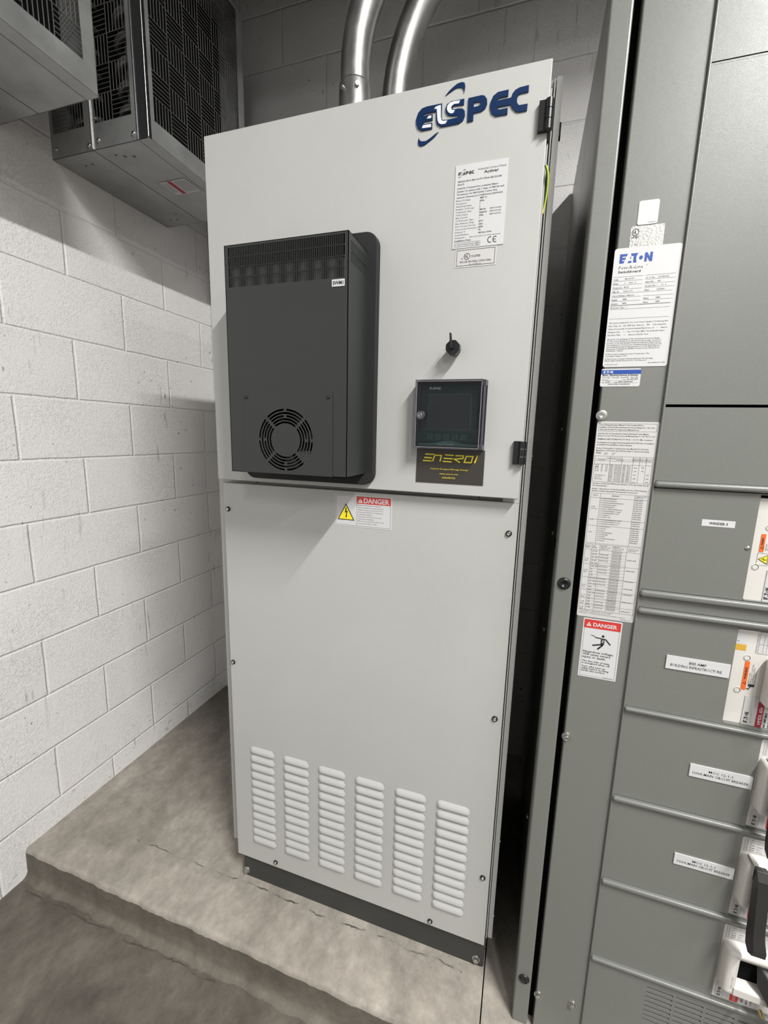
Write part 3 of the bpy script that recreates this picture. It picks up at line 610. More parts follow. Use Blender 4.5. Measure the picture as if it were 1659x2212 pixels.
for i in range(7):
    a = 2 * math.pi * i / 7; c0, s0 = math.cos(a), math.sin(a); c1, s1 = math.cos(a + .55), math.sin(a + .55)
    m.add([(fc[0] + .03 * c0, CY + .012, fc[1] + .03 * s0), (fc[0] + .064 * c0, CY + .012, fc[1] + .064 * s0), (fc[0] + .064 * c1, CY + .030, fc[1] + .064 * s1), (fc[0] + .03 * c1, CY + .030, fc[1] + .03 * s1)], [(0, 1, 2, 3)], BLACK)
m.lathe((fc[0], CY + .004, fc[1]), (0, 1, 0), [(.068, 0), (.066, .03)], BLACK, 40)
m.build('fan', cool)
for x in (.1850, .3825): socket_screw('screw', cool, x, CY - .0014, 1.4945, .0036, BLACK, BLACK, .0022)
m = MB(); m.box(.3895, .4168, CY - .0012, CY - .0003, 1.7035, 1.7168, WHITE); m.text('SWM1', .4031, 1.7070, .0066, INK, front(CY - .0014), .0225, 'c', .03); m.build('name_tag', cool, bevel=.0006, label='small white tag with black lettering')
for z in (1.672, 1.40): m = MB(); m.cyl((CX0, -.07, z), (CX0 - .003, -.07, z), .0045, ZINC, 14); m.build('side_screw', cool)

# ================================================================ CONDUITS
def conduit(name, x0, y, z0, R, r, label, coupling):
    pts = [(x0, y, 2.0995), (x0, y, z0 - .05), (x0, y, z0)] + [(x0 + R * (1 - math.cos(t)), y, z0 + R * math.sin(t)) for t in [math.pi / 2 * i / 24 for i in range(1, 25)]] + [(x0 + R + .5, y, z0 + R), (x0 + R + 1.6, y, z0 + R)]
    root = thing(name, (x0, y, 2.0995), label, 'conduit', None)
    m = MB(); m.tube(pts, r, COND, 40); m.build('bent_pipe', root)
    m = MB(); m.lathe((x0, y, 2.0995), (0, 0, 1), [(r * 1.32, 0), (r * 1.32, .012), (r * 1.12, .018), (r * 1.12, .045), (r, .045)], COND, 36); m.build('connector', root)
    if coupling:
        m = MB(); m.lathe((x0, y, coupling), (0, 0, 1), [(r, -.055), (r * 1.09, -.055), (r * 1.11, -.050), (r * 1.11, .050), (r * 1.08, .055), (r, .056)], COND, 40)
        for a in (-115, -60): 
            for dz in (-.028, .028):
                c, s_ = math.cos(math.radians(a)), math.sin(math.radians(a)); p = Vector((x0 + r * 1.1 * c, y + r * 1.1 * s_, coupling + dz)); m.cyl(p, p + Vector((c, s_, 0)) * .008, .006, ZINC, 14)
        m.build('coupling', root, label='steel coupling with set screws')
    return root
conduit('conduit', .1900, .45, 2.515, .40, .0440, 'left of the two thick steel conduits, with a set-screw coupling, rising from the cabinet roof', 2.415)
conduit('conduit', .2840, .56, 2.465, .50, .0435, 'right of the two thick steel conduits, bending away behind the first, no coupling in view', 2.20)

# ================================================================ RESISTOR CAGES ON THE LEFT WALL
def make_cage():
    X0, X1, Y0, Y1, Z0, Z1 = XW, -.3490, .1850, .6420, 2.263, 2.935
    root = thing('resistor_cage', (XW, (Y0 + Y1) / 2, Z0), 'galvanized steel resistor cage on the wall, the farther of the two, sticker under its base', 'resistor cage')
    m = MB(); t = .0018
    m.box(X0, X1, Y0, Y1, Z0, Z0 + t, GALV); m.box(X0, X1, Y0, Y1, Z1 - t, Z1, GALV)
    m.box(X0, X0 + t, Y0, Y1, Z0, Z1, GALV)
    m.box(-.5685, -.5672, Y0 + .001, Y1 - .001, Z0 - .0006, Z0, VOID); m.box(-.3895, -.3885, Y0 + .001, Y1, Z0 - .0006, Z0, VOID)
    m.box(-.3870, X1, Y0, Y1, Z0 - .0012, Z0, GALV)
    for (x, y, r) in ((-.498, .2326, .0055), (-.469, .2400, .0055), (-.520, .190 + .03, .0040), (-.667, .235, .004), (-.639, .235, .004), (-.676, .592, .004), (-.648, .595, .004), (-.62, .56, .003)):
        m.lathe((x, y, Z0), (0, 0, -1), [(r, 0), (r * .9, .0012), (r * .6, .0012), (r * .55, 0.0003), (.0001, .0003)], INKG, 16)
    m.build('cage_base', root, bevel=.0008, label='flat galvanized underside with screws')
    # corner channel at the room-side front edge, web colour darkened as a reflection, zinc rods on the edges catch highlights
    m = MB(); m.box(-.3905, -.3885, Y0 - .003, Y0 + .018, Z0 + .002, Z1, ZINC); m.box(-.3885, -.3520, Y0 - .001, Y0 + .001, Z0, Z1, CHAN); m.box(-.3520, -.3490, Y0 - .003, Y0 + .010, Z0, Z1, ZINC)
    for xe in (-.3905, -.3495): m.cyl((xe, Y0 - .001, Z0 + .003), (xe, Y0 - .001, Z1), .0022, ZINC, 12)
    m.box(-.5690, -.5678, Y0 - .0035, Y0, Z0 + .004, Z1, ZINC); m.build('corner_channel', root, label='corner channel with bright edges')
    def grille(name, place, nu, nv, cell, wbar, vert0):
        m = MB()
        for i in range(nu):
            for j in range(nv):
                u0, v0 = i * cell, j * cell; vert = (i + j + vert0) % 2 == 0; nb = 6
                for k in range(nb + 1):
                    q = cell * k / nb
                    if vert: place(m, u0 + q - wbar / 2, u0 + q + wbar / 2, v0, v0 + cell)
                    else: place(m, u0, u0 + cell, v0 + q - wbar / 2, v0 + q + wbar / 2)
        m.build(name, root, label='basket-weave guard grille' if name == 'side_grille' else None)
    # right face: solid border plus grille
    m = MB(); ya, yb_, za, zb = .2085, .6085, 2.3205, 2.9205
    for b in ((Y0, Y1, Z0, za), (Y0, Y1, zb, Z1), (Y0, ya, za, zb), (yb_, Y1, za, zb)): m.box(X1 - t, X1, b[0], b[1], b[2], b[3], GALV)
    m.build('side_frame', root)
    grille('side_grille', lambda m, a, b, c, d: m.box(X1 - t, X1 - .0004, ya + a, ya + b, za + c, za + d, GALVD), 6, 9, .06666, .0016, 0)
    m = MB(); bz0, bz1 = 2.334, 2.934; 
    for b in ((X0, -.3905, Z0, bz0), (X0, -.7320, bz0, Z1), (-.6000, -.5560, bz0, Z1), (-.4100, -.3905, bz0, Z1)): m.box(b[0], b[1], Y0, Y0 + t, b[2], b[3], GALV)
    for (x, z) in ((-.394 - .012, 2.283), (-.584, 2.279), (-.545, 2.287), (-.725, 2.290)):
        m.lathe((x, Y0, z), (0, -1, 0), [(.0065, 0), (.0065, .002), (.005, .004), (.0001, .0045)], ZINC, 14)
    m.build('front_frame', root)
    grille('front_grille', lambda m, a, b, c, d: m.box(-.5560 + a, -.5560 + b, Y0, Y0 + t * .8, bz0 + c, bz0 + d, GALVD), 2, 8, .073, .0016, 0)
    grille('front_grille', lambda m, a, b, c, d: m.box(-.7320 + a, -.7320 + b, Y0, Y0 + t * .8, bz0 + c, bz0 + d, GALVD), 2, 9, .066, .0016, 1)
    # far face closed, elements inside
    m = MB(); m.box(X0, X1, Y1 - t, Y1, Z0, Z1, GALV); m.box(X0 + .01, X1 - .10, Y0 + .10, Y1 - .01, Z0 + .02, Z1 - .02, VOID); m.build('rear_panel', root)
    for cx in (-.455, -.64):
        m = MB(); pts = []
        for i in range(150):
            t_ = i / 149 * 9 * 2 * math.pi; pts.append((cx + .036 * math.cos(t_), Y0 + .055 + .030 * math.sin(t_), Z0 + .06 + .56 * i / 149))
        m.tube(pts, .010, RES, 8); m.cyl((cx, Y0 + .055, Z0 + .03), (cx, Y0 + .055, Z1 - .03), .016, INKG, 14); m.build('resistor_coil', root)
    # sticker on the underside
    m = MB(); U = lambda u, v, w_: (u, v, Z0 - .0012 - w_)
    rect(m, -.507, -.400, .372, .450, PAPER, U); U2 = lambda u, v, w_: (u, v, Z0 - .0016)
    rect(m, -.478, -.462, .374, .448, CRIM, U2)
    for i in range(5): rect(m, -.452 + .010 * i, -.449 + .010 * i, .378, .440, INKG, U2)
    for i in range(2): rect(m, -.500 + .010 * i, -.497 + .010 * i, .380, .436, INKG, U2)
    m.build('base_sticker', root, label='worn sticker with a dark red band')
    return root
cage = make_cage()
def dup(root, dx, label, skip=()):
    r = root.copy(); COL.objects.link(r); r.location = root.location + Vector(dx); r['label'] = label
    for ch in list(root.children):
        if ch.name.split('.')[0] in skip: continue
        c = ch.copy(); COL.objects.link(c); c.parent = r
        for g in ch.children: d = g.copy(); COL.objects.link(d); d.parent = c
    return r
dup(cage, (0, -.6115, 0), 'galvanized steel resistor cage on the wall nearest the camera, cut off by the picture corner', ('base_sticker',))
# ================================================================ SWITCHBOARD
YS = -.045
sb = thing('switchboard', (1.30, .4, 0), 'tall grey switchboard covered in rating stickers with circuit breakers down its right side', 'switchboard')
SX1 = 1.76; ZT = 2.31
m = MB(); m.box(.8995, SX1, -.012, .862, 0, ZT, SWB); m.build('enclosure', sb, bevel=.003)
m = MB(); m.box(.8620, .8990, -.010, .42, 0, ZT, SWB); m.box(.8635, .8990, .42, .424, 0, ZT, VOID); m.box(.8620, .8990, .424, .862, 0, ZT, SWB)
for y, z in ((.16, 1.17), (.13, 1.03)): m.lathe((.8620, y, z), (-1, 0, 0), [(.013, 0), (.013, .0015), (.010, .002), (.009, .0004), (.0001, .0004)], BLACK, 20)
for y, z in ((.28, 1.17), (.26, .90), (.22, .33), (.30, 1.45)): m.lathe((.8620, y, z), (-1, 0, 0), [(.006, 0), (.006, .004), (.0001, .0045)], ZINC, 14)
m.build('side_cover', sb)
m = MB(); m.box(.8505, .8860, YS, .012, 0, ZT, SWB); m.build('corner_post', sb, bevel=.0035, seg=3)
m = MB(); m.box(.8862, .8993, -.022, -.011, 0, ZT, VOID); m.build('post_gap', sb)
m = MB(); m.box(.8993, 1.0030, YS, -.013, 0, ZT, SWB); m.build('label_cover', sb, bevel=.0022, seg=2)
XD = 1.0031
def panel(name, z0, z1, hole=None, y=YS - .003, parent=sb, bev=.0032, mm=SWB):
    m = MB()
    m.curve2d([(XD, z0), (SX1 - .05, z0), (SX1 - .05, z1), (XD, z1)], [hole] if hole else [], .012, mm, front(y + .006))
    return m.build(name, sb, bevel=bev, seg=2)
panel('upper_cover', 2.0085, ZT); 
m = MB(); m.box(XD, SX1 - .05, YS - .002, YS + .01, 2.0045, 2.0072, SWB); m.build('cover_edge', sb)
panel('upper_cover', 1.4885, 2.0035)
def hole(x0, x1, z0, z1): return [(x0, z0), (x1, z0), (x1, z1), (x0, z1)]
panel('blank_cover', 1.3530, 1.4835)
D = panel('breaker_cover', 1.1465, 1.3395, hole(1.1660, 1.440, 1.1470 + .0005, 1.3372))
panel('blank_cover', 1.1105, 1.1310, bev=.002)
Ec = panel('breaker_cover', .9010, 1.0975, hole(1.1680, 1.45, .9045, 1.0940))
Fc = panel('breaker_cover', .6970, .8910, hole(1.2335, 1.50, .6985, .8860))
Gc = panel('breaker_cover', .4905, .6840, hole(1.2335, 1.50, .4915, .6760))
Hc = panel('breaker_cover', .2825, .4765, hole(1.2325, 1.50, .2835, .4685))
for z0, z1 in ((1.3412, 1.3525), (1.1325, 1.1455), (1.0985, 1.1095), (.8918, .9002), (.6848, .6958), (.4778, .4895), (.2722, .2818)):
    m = MB(); m.rbox(XD, SX1 - .05, YS - .0115, YS + .004, z0, z1, min(.0045, (z1 - z0) * .42), SWB, 3)
    m.build('cover_lip', sb)
m = MB(); m.rbox(1.0008, 1.0046, YS - .0052, YS + .002, .004, ZT - .002, .0016, SWB, 3); m.build('highlight_bead', sb)  # raised bead added over the seam to catch a bright highlight
m = MB(); m.box(XD + .001, SX1 - .052, -.0195, -.0122, .004, ZT - .01, VOID); m.build('dark_backing', sb)
# bottom cover with vent slots
holes = []
for c in range(5):
    gx = 1.1182 + .0553 * c
    for r in range(8): z = .2475 - .0125 * r; holes.append(hole(gx, gx + .0500, z - .0050, z))
m = MB(); m.curve2d([(XD, .004), (SX1 - .05, .004), (SX1 - .05, .2712), (XD, .2712)], holes, .012, SWB, front(YS + .003)); m.build('vent_cover', sb)
for x, z in ((.9040, 1.4680), (.9040, .8010), (.9040, .1060), (.9790, .1175)): hex_bolt('cover_bolt', sb, x, YS, z, .0078)
for x, z in ((.8688, 1.1370), (.8690, .1365)):
    m = MB(); m.lathe((x, YS, z), (0, -1, 0), [(.0125, 0), (.0125, .0015), (.010, .004), (.0052, .0048), (.0050, .0012), (.0001, .0012)], BLACK, 30); m.build('plug', sb, label='black round plug')
m = MB(); m.lathe((1.1600, YS - .003, 1.2428), (0, -1, 0), [(.0040, 0), (.0038, .0012), (.0001, .0016)], ZINC, 18); m.build('screw', sb)

# ---- stickers
PL = YS - .0009
def sticker(x0, x1, z0, z1, r=.004, base=WHITE, y=YS):
    m = MB(); m.prism(rrect(x0, x1, z0, z1, r), y - .0006, y - .0001, base); return m
def eaton(mb, x0, z0, w_, c, place):
    k = w_ / 3.8; hk = k * 1.13; q = lambda pts: [(x0 + a * k, z0 + b * hk * .98) for a, b in pts]
    for pts in ([(0, 0), (.50, 0), (.60, .25), (.30, .25), (.30, .38), (.66, .38), (.74, .60), (.30, .60), (.30, .74), (.80, .74), (.92, 1), (0, 1)],
                [(.98, 0), (1.42, 0), (1.42, .20), (1.06, .20)], [(1.20, .45), (1.34, .45), (1.30, .72)],
                [(1.28, 1), (2.15, 1), (2.0, .82), (1.92, .55), (1.94, .25), (2.02, 0), (1.62, 0), (1.62, .74), (1.38, .74)],
                [(2.9, 0), (2.9, .95), (3.15, 1), (3.5, .45), (3.5, 1), (3.8, 1), (3.8, 0), (3.5, 0), (3.17, .52), (3.17, 0)]):
        mb.curve2d(q(pts), [], 0, c, place)
    mb.curve2d([(x0 + (2.48 + .21 * math.cos(t)) * k, z0 + (.47 + .21 * math.sin(t)) * hk) for t in [2 * math.pi * i / 16 for i in range(16)]], [], 0, c, place)
m = sticker(.9263, .9570, 1.7862, 1.8236, .0035, WHITE, YS - .0004); rect(m, .943, .954, 1.7890, 1.7894, INKG, front(PL - .0004)); m.build('square_sticker', sb, label='small blank white rounded sticker')
m = sticker(.9180, .9690, 1.7500, 1.7850, .0022, FOIL); F = front(PL); ul(m, .9255, 1.7755, .0057, INK, F); m.text('LISTED', .9200, 1.7662, .0030, INK, F, .0115, bold=.02)
m.text('No.', .926, 1.7545, .0028, INKG, F); m.build('foil_sticker', sb, label='crinkled silver approval sticker')
X0, X1, Z0, Z1 = .8965, .9993, 1.5540, 1.7520; m = sticker(X0, X1, Z0, Z1, .0045, WHITE, YS - .0003); F = front(PL - .0003); h = Z1 - Z0; w_ = X1 - X0
eaton(m, X0 + .0090, Z1 - .0245, .0505, BLUE, F)
def R_(s, fx, fz, hh, c=INK, wd=None, b=0., al='l', sh=0.): m.text(s, X0 + fx * w_, Z1 - fz * h, hh, c, F, wd * w_ if wd else None, al, b, sh)
R_('Pow-R-Line', .085, .172, .0052, INKG, .37, 0, 'l', .1); R_('®', .50, .155, .002, INKG); R_('Switchboard', .085, .205, .0042, INK, .34, .015)
rws = [('Volts', '480Y/277V', 'G. O. No.', 'SLV0836412'), ('Phase', '3      Wire   4', 'Item No.', '001'), ('Frequency', '60 Hz', 'Section No.', '1     Of   4'), ('Mfg. At', 'Sumter SC', 'Date', '2/2/2016'), ('Current Ratings - Amperes', '', '', ''), ('Supply', '5000', 'Neut.', '5000'), ('Section', '4000', 'Neut.', '4000'), ('Enclosure Type', '1', '', '')]
for i, (a, b_, c_, d_) in enumerate(rws):
    z = .262 + .0335 * i; R_(a, .03, z, .0026, wd=None if len(a) < 20 else .34)
    R_(b_, .20 if i < 7 else .28, z - .002, .0024)
    if c_: R_(c_, .52, z, .0026)
    if d_: R_(d_, .70, z - .002, .0024)
    zz = Z1 - (.236 + .0335 * i) * h; rect(m, X0 + .02 * w_, X0 + (.47 if i not in (4, 7) else .93) * w_, zz, zz + .0003, INK, F)
    if i not in (4, 7): rect(m, X0 + .51 * w_, X0 + .95 * w_, zz, zz + .0003, INK, F)
for f in (.474, .505, .585): rect(m, X0 + .02 * w_, X0 + .93 * w_, Z1 - f * h, Z1 - f * h + .0003, INK, F)
para = [('This Section Is Rated For Use On A Circuit Capable Of Delivering Not', .90), ('More Than  65    KA  RMS Sym. Amperes,   480    Volts maximum.', .88), ('When Protected By A Current Limiting Main Device, A    —    Ampere', .90), ('Maximum Class     —     Fuse Or A Type BBDC Circuit Breaker Rated', .86), ('Not More Than     —     Amperes Must Be Used', .62)]
for i, (s, wd) in enumerate(para): R_(s, .03, .625 + .026 * i, .0025, wd=wd)
para = [('The Short Circuit Rating Of This Switchboard Section Is Equal', .80), ('To The Lowest Rating Of (1) Any Section Electrically Connected', .82), ('In Series Or (2) Any Installed Panelboard Having A Marked Short', .83), ('Circuit Rating Or (3) Any Device Installed Except As Noted In The', .85), ('Series Rating Information Manual Attached Or (4) 42KA Max For', .83), ('Any Lineup Containing An RD/RDC Feeder Device Mounted On', .82), ('Distribution Chassis.', .27)]
for i, (s, wd) in enumerate(para): R_(s, .03, .765 + .0165 * i, .0024, wd=wd)
for i, (s, wd) in enumerate((('# This Section Contains A Control Transformer, The', .68), ('Secondary Voltage Is 120V.', .34))): R_(s, .03, .893 + .0165 * i, .0024, wd=wd)
for i, (s, wd) in enumerate((('# This Section Contains A Bonded Neutral, The Bonding', .74), ('Means Shall Only Be Removed For Test Purposes.', .65))): R_(s, .03, .935 + .0155 * i, .0023, wd=wd)
R_('Assembled in USA', .70, .972, .0022, wd=.26); R_('006PC01G01 R14', .03, .983, .0018, wd=.2)
m.build('rating_sticker', sb, label='large white rating sticker with blue lettering')
X0, X1, Z0, Z1 = .8956, .9602, 1.5198, 1.5510; m = sticker(X0, X1, Z0, Z1, .003); F = front(PL); h = Z1 - Z0; w_ = X1 - X0
rect(m, X0, X1, Z1 - .0095, Z1 - .0022, BLUE, F); eaton(m, X0 + .004, Z1 - .0080, .0150, WHITE, front(PL - .0002))
R_('Eaton - Electrical Services & Systems', .04, .40, .0027, wd=.90, b=.03); 
for i, s in enumerate(('Inspected', 'Tested', 'Repaired', 'Calibrated')): R_(s, .04 + .235 * i, .52, .0019, wd=.13); frame(m, X0 + (.185 + .235 * i) * w_, X0 + (.225 + .235 * i) * w_, Z1 - .53 * h, Z1 - .53 * h + .0026, .0003, INK, F)
R_('Equipment', .04, .65, .0019, wd=.17); rect(m, X0 + .22 * w_, X0 + .56 * w_, Z1 - .66 * h, Z1 - .66 * h + .0002, INK, F); R_('Date', .57, .65, .0019); R_('6-22-23', .68, .64, .0031, wd=.26, sh=.4)
R_('Eng.', .04, .79, .0019); R_('CW', .13, .78, .0032, sh=.4); R_('Job#', .36, .79, .0019); R_('BW100W59', .46, .78, .0031, wd=.36, sh=.4); rect(m, X0 + .12 * w_, X0 + .95 * w_, Z1 - .80 * h, Z1 - .80 * h + .0002, INK, F)
R_('24 Hour Service 1-800-498-2678', .20, .90, .0020, wd=.55, b=.02); m.build('service_sticker', sb, label='small white service sticker with blue band and handwriting')
# long instruction sticker
X0, X1, Z0, Z1 = .8982, 1.0004, 1.0742, 1.4574; m = sticker(X0, X1, Z0, Z1, .0035, PAPER); F = front(PL); h = Z1 - Z0; w_ = X1 - X0
R_.__defaults__
frame(m, X0 + .03 * w_, X1 - .035 * w_, Z1 - .046 * h, Z1 - .009 * h, .0003, INK, F)
L_ = [('Series Rating Information Manual To Be Consulted Before', .05, .019, .70), ('Installation Of Any Panelboard/Switchboard If Series Ratings Are To Be Used.', .05, .030, .88), ('Call 1-800-356-4069 For Replacement Manual If Lost.', .05, .041, .64),
      ('Automatic Trip Of Circuit Breaker Is Indicated By Handle Position Midway', .03, .060, .82), ('Between "On" and "Off". Restore Service By Moving Handle To "Off" Then To "On".', .03, .071, .93), ('TERMINALS ARE SUITABLE FOR CU OR AL. – Use 75°C Min. Conductors.', .03, .087, .90),
      ('Use Equipment Grounding Terminal Assembly (6572C74) Unless Grounding Is', .03, .103, .92), ('Accomplished Through Metal Conductor Raceway.', .03, .114, .58), ('Devices To Be Installed Or Replacement Units Must Be From The Same', .03, .131, .85), ('Manufacturer Of The Same Type And Have Equal Or Greater Interrupting', .03, .142, .86), ('Ratings.', .03, .153, .09),
      ('Any Space On This Panel Will Accept A Breaker Of The Same Frame Size As', .03, .303, .92), ('The Opposite Breaker.', .03, .314, .25), ('Breaker – Switch Spaces On This Panel Will Accept One Of The Following', .03, .330, .90), ('Breakers or Switches Along With Their Respective Connector Kit.', .03, .341, .76)]
for s, x, z, wd in L_: R_(s, x, z, .0025, wd=wd, b=.006)
R_('25    27', .16, .158, .0036, INKG, .20, sh=.3)
def table(fx0, fx1, fz0, fz1, cols, rws_, cells):
    for c in [fx0] + cols + [fx1]: rect(m, X0 + c * w_, X0 + c * w_ + .0003, Z1 - fz1 * h, Z1 - fz0 * h, INK, F)
    for r in [fz0, fz1] + rws_: rect(m, X0 + fx0 * w_, X0 + fx1 * w_ + .0003, Z1 - r * h - .00015, Z1 - r * h + .00015, INK, F)
    for (s, x, z, wd) in cells: R_(s, x, z, .0021, wd=wd)
cells = [('Connecting Wire Torque*', .22, .176, .24), ('Screw Driver', .08, .186, .12), ('Socket Head', .38, .186, .12), ('Torque Values For Copper Or', .64, .176, .30), ('Aluminum Bus Bar Connections', .64, .185, .30)]
rnd = random.Random(3)
for i in range(9):
    z = .212 + .0093 * i
    if i < 4: cells += [(['14-10', '8', '6-4', '3-2/0'][i], .04, z, .06), (['20', '25', '35', '40'][i], .14, z, .03), (['2.3', '2.8', '4.0', '4.5'][i], .21, z, .04)]
    cells += [(['1/8"', '5/32"', '3/16"', '7/32"', '1/4"', '5/16"', '3/8"', '1/2"', '9/16"'][i], .29, z, .05), ('(%.1f mm)' % (3.2 + i * 1.4), .37, z, .09), ('%d' % (45 + i * 55), .50, z, .04), ('%.1f' % (5.1 + i * 6.2), .57, z, .05)]
for i in range(5): cells += [(['#10', '1/4"', '5/16"', '3/8"', '1/2"'][i], .68, .220 + .0175 * i, .05), (['28', '72', '144', '20', '50'][i], .80 if i < 2 else .89, .218 + .0175 * i, .04)]
cells += [('*See Marking On', .05, .262, .17), ('Device For', .05, .271, .11), ('Main Torque', .05, .280, .13)]
table(.02, .965, .166, .292, [.28, .47, .655, .76, .865], [.18, .189, .205], cells)
for i in range(9): rect(m, X0 + .28 * w_, X0 + .655 * w_, Z1 - (.2145 + .0093 * i) * h, Z1 - (.2145 + .0093 * i) * h + .0002, INK, F)
cells = [('SPACE', .06, .362, .08), ('BREAKERS', .38, .362, .12), ('CONNECTOR KIT', .76, .359, .18), ('CATALOG NO.', .76, .366, .14)]
br = ['1 POLE EHD/FD/FDB/HFD/FDC', '2 POLE EHD/FD/FDB/HFD/FDC', '3 POLE EHD/FD/FDB/HFD/HFDE/FDE/FDCE', '3 POLE ED/EDH/EDC/EDB/EDS', '3 POLE EGB/EGE/EGS/EGH', '3 POLE FD CURRENT LIMITER (Single)', '2-3 POLE JD/JDB/HJD/JDC (Single)', '2-3 POLE JD/JDB/HJD/JDC (Twin)', '2-3 POLE FBP/FCL', '2-3 POLE FDS - LFD', '2-3 POLE DK/KD/KDB/HKD/KDC (Single)', '2-3 POLE DK/KD/KDB/HKD/KDC (Twin)', '2-3 POLE LHH/LG/LGE/LGH/LGC/LGU', '2-3 POLE LD/HLD/LDC', '2-3 POLE LA-P', '2-3 POLE LCL', '2-3 POLE MD/HMD/NB/NB-P', '2-3 POLE MDL/HMDL', '2-3 POLE NB-P', '2-3 POLE ND/HND/NDC/NG/NH/NGC', '2-3 POLE RGH']
for i, s in enumerate(br):
    z = .378 + .01035 * i + (.003 if i > 9 else 0) + (.003 if i > 12 else 0); cells += [(s, .20, z, .011 * len(s)), ('KPRL4' + ['FD1', 'FDS', 'FD', 'ED', 'EG', 'FDCLIM', 'JDS', 'JDT', 'FBP', 'FDS', 'KDS', 'KDT', 'LG'][i % 13], .765, z, .13)]
cells += [('1-3/8', .05, .42, .06), ('(34.9 mm)', .05, .43, .1), ('5-1/2', .05, .485, .06), ('8-1/4', .05, .55, .06)]
table(.02, .965, .350, .604, [.185, .75], [.372, .481, .514], cells)
cells = [('SWITCH', .03, .622, .08), ('HEIGHT', .03, .630, .08), ('AMP', .15, .622, .05), ('RATING', .15, .630, .08), ('240 VOLT', .29, .618, .11), ('SWITCH 3 POLE', .29, .626, .17), ('CATALOG NO.', .29, .634, .14), ('600 VOLT', .51, .618, .11), ('SWITCH 3 POLE', .51, .626, .17), ('CATALOG NO.', .51, .634, .14), ('CONNECTOR KIT', .75, .624, .18), ('CATALOG NO.', .75, .632, .14)]
amp = ['30-30', '60-60', '60-100', '30-60', '60-100', '100-100', '30', '60', '100', '30-100', '60-100', '100-100', '200', '200', '200-200', '400', '400', '600', '800', '1200']
zs = [.648 + .0158 * i for i in range(20)]
for i, (a, z) in enumerate(zip(amp, zs)):
    cells += [(a, .15, z, .018 * len(a)), ('FDPWT%dR' % (3211 + 37 * i) if i % 4 else '—', .29, z, .15 if i % 4 else .02), ('FDPWS%dR' % (3611 + 37 * i), .51, z - .003, .15), ('FDPWS%dJ' % (3611 + 37 * i), .51, z + .004, .14)]
for x, z in (('KPRL4KF', .68), ('KPRL4DS', .735), ('KPRL4MHST', .79), ('KPRL4BS', .83), ('KPRL4MST', .86), ('KPRL4M1', .90), ('KPRL4M12', .95)): cells.append((x, .76, z, .15))
for i, z in enumerate((.69, .75, .83, .885, .92, .95)): cells += [(['5-1/2', '6-7/8', '8-1/4', '11', '12-3/8', '15-1/8'][i], .04, z, .06), ('(mm)', .04, z + .009, .05)]
table(.02, .965, .610, .9605, [.135, .275, .495, .735], [.638, .715, .786, .852, .898, .932], cells)
for z in zs[1:]: rect(m, X0 + .135 * w_, X0 + .735 * w_, Z1 - (z - .0075) * h, Z1 - (z - .0075) * h + .0002, INK, F)
for i, (s, wd) in enumerate((('For 4 Pole Switches – Change First No. 3 to 4 in Catalog No.', .60), ('– Minimum Wire – 1/0 aluminum for type "W" and "J" loads.', .56), ('Please Refer To "General Instructions For Proper Installation, Operation,', .82))): R_(s, .03, .9675 + .0075 * i, .0017, wd=wd)
R_('40XPM1G2025   R05', .76, .993, .0016, wd=.18)
m.build('instruction_sticker', sb, label='long white sticker packed with fine print and tables')
# danger sticker on the switchboard
X0, X1, Z0, Z1 = .9118, .9821, .9452, 1.0715; m = sticker(X0, X1, Z0, Z1, .0018); F = front(PL); h = Z1 - Z0; w_ = X1 - X0; F2 = front(PL - .0002)
frame(m, X0 + .003, X1 - .003, Z0 + .003, Z1 - .003, .0003, INK, F); rect(m, X0 + .0022, X1 - .0022, Z1 - .020, Z1 - .0022, RED, F)
m.text('DANGER', X0 + .0185, Z1 - .0155, .0078, WHITE, F2, .043, bold=.03); m.curve2d([(X0 + .0060, Z1 - .0160), (X0 + .0155, Z1 - .0160), (X0 + .01075, Z1 - .0070)], [], 0, WHITE, F2); rect(m, X0 + .0103, X0 + .0112, Z1 - .0140, Z1 - .0095, RED, front(PL - .0004))
q = lambda u, v: (X0 + u * w_, Z1 - v * h)
# pictogram of a person struck by an arc
cx, cz = q(.55, .27); m.curve2d([(cx + .0026 * math.cos(t), cz + .0026 * math.sin(t)) for t in [2 * math.pi * i / 16 for i in range(16)]], [], 0, INK, F)
m.curve2d([q(.50, .305), q(.60, .305), q(.60, .40), q(.57, .43), q(.51, .42)], [], 0, INK, F)
for a, wd in (([(.50, .31), (.36, .305)], .0022), ([(.36, .305), (.33, .285), (.28, .283), (.24, .27)], .0012), ([(.61, .31), (.76, .40)], .0026), ([(.53, .41), (.30, .445)], .0030), ([(.56, .42), (.44, .50)], .0032)): strokes(m, [q(*p) for p in a], wd, INK, F)
strokes(m, [q(.53, .33), q(.58, .345), q(.53, .365), q(.58, .38)], .0009, WHITE, F2)
for s, z, wd, hh in (('Hazardous voltage.', .575, .80, .0048), ('Will cause severe', .620, .72, .0048), ('injury or death.', .668, .61, .0048), ('The line side of main', .735, .72, .0038), ('is energized when off.', .772, .74, .0038), ('Turn off power at', .830, .62, .0038), ('utility before working', .866, .72, .0038), ('inside this section.', .902, .64, .0038)): R_(s, .075, z, hh, INK, wd, .01)
R_('10367H03 R1', .66, .972, .0016, wd=.25); m.build('danger_sticker', sb, label='white sticker with red danger header and black shock figure')
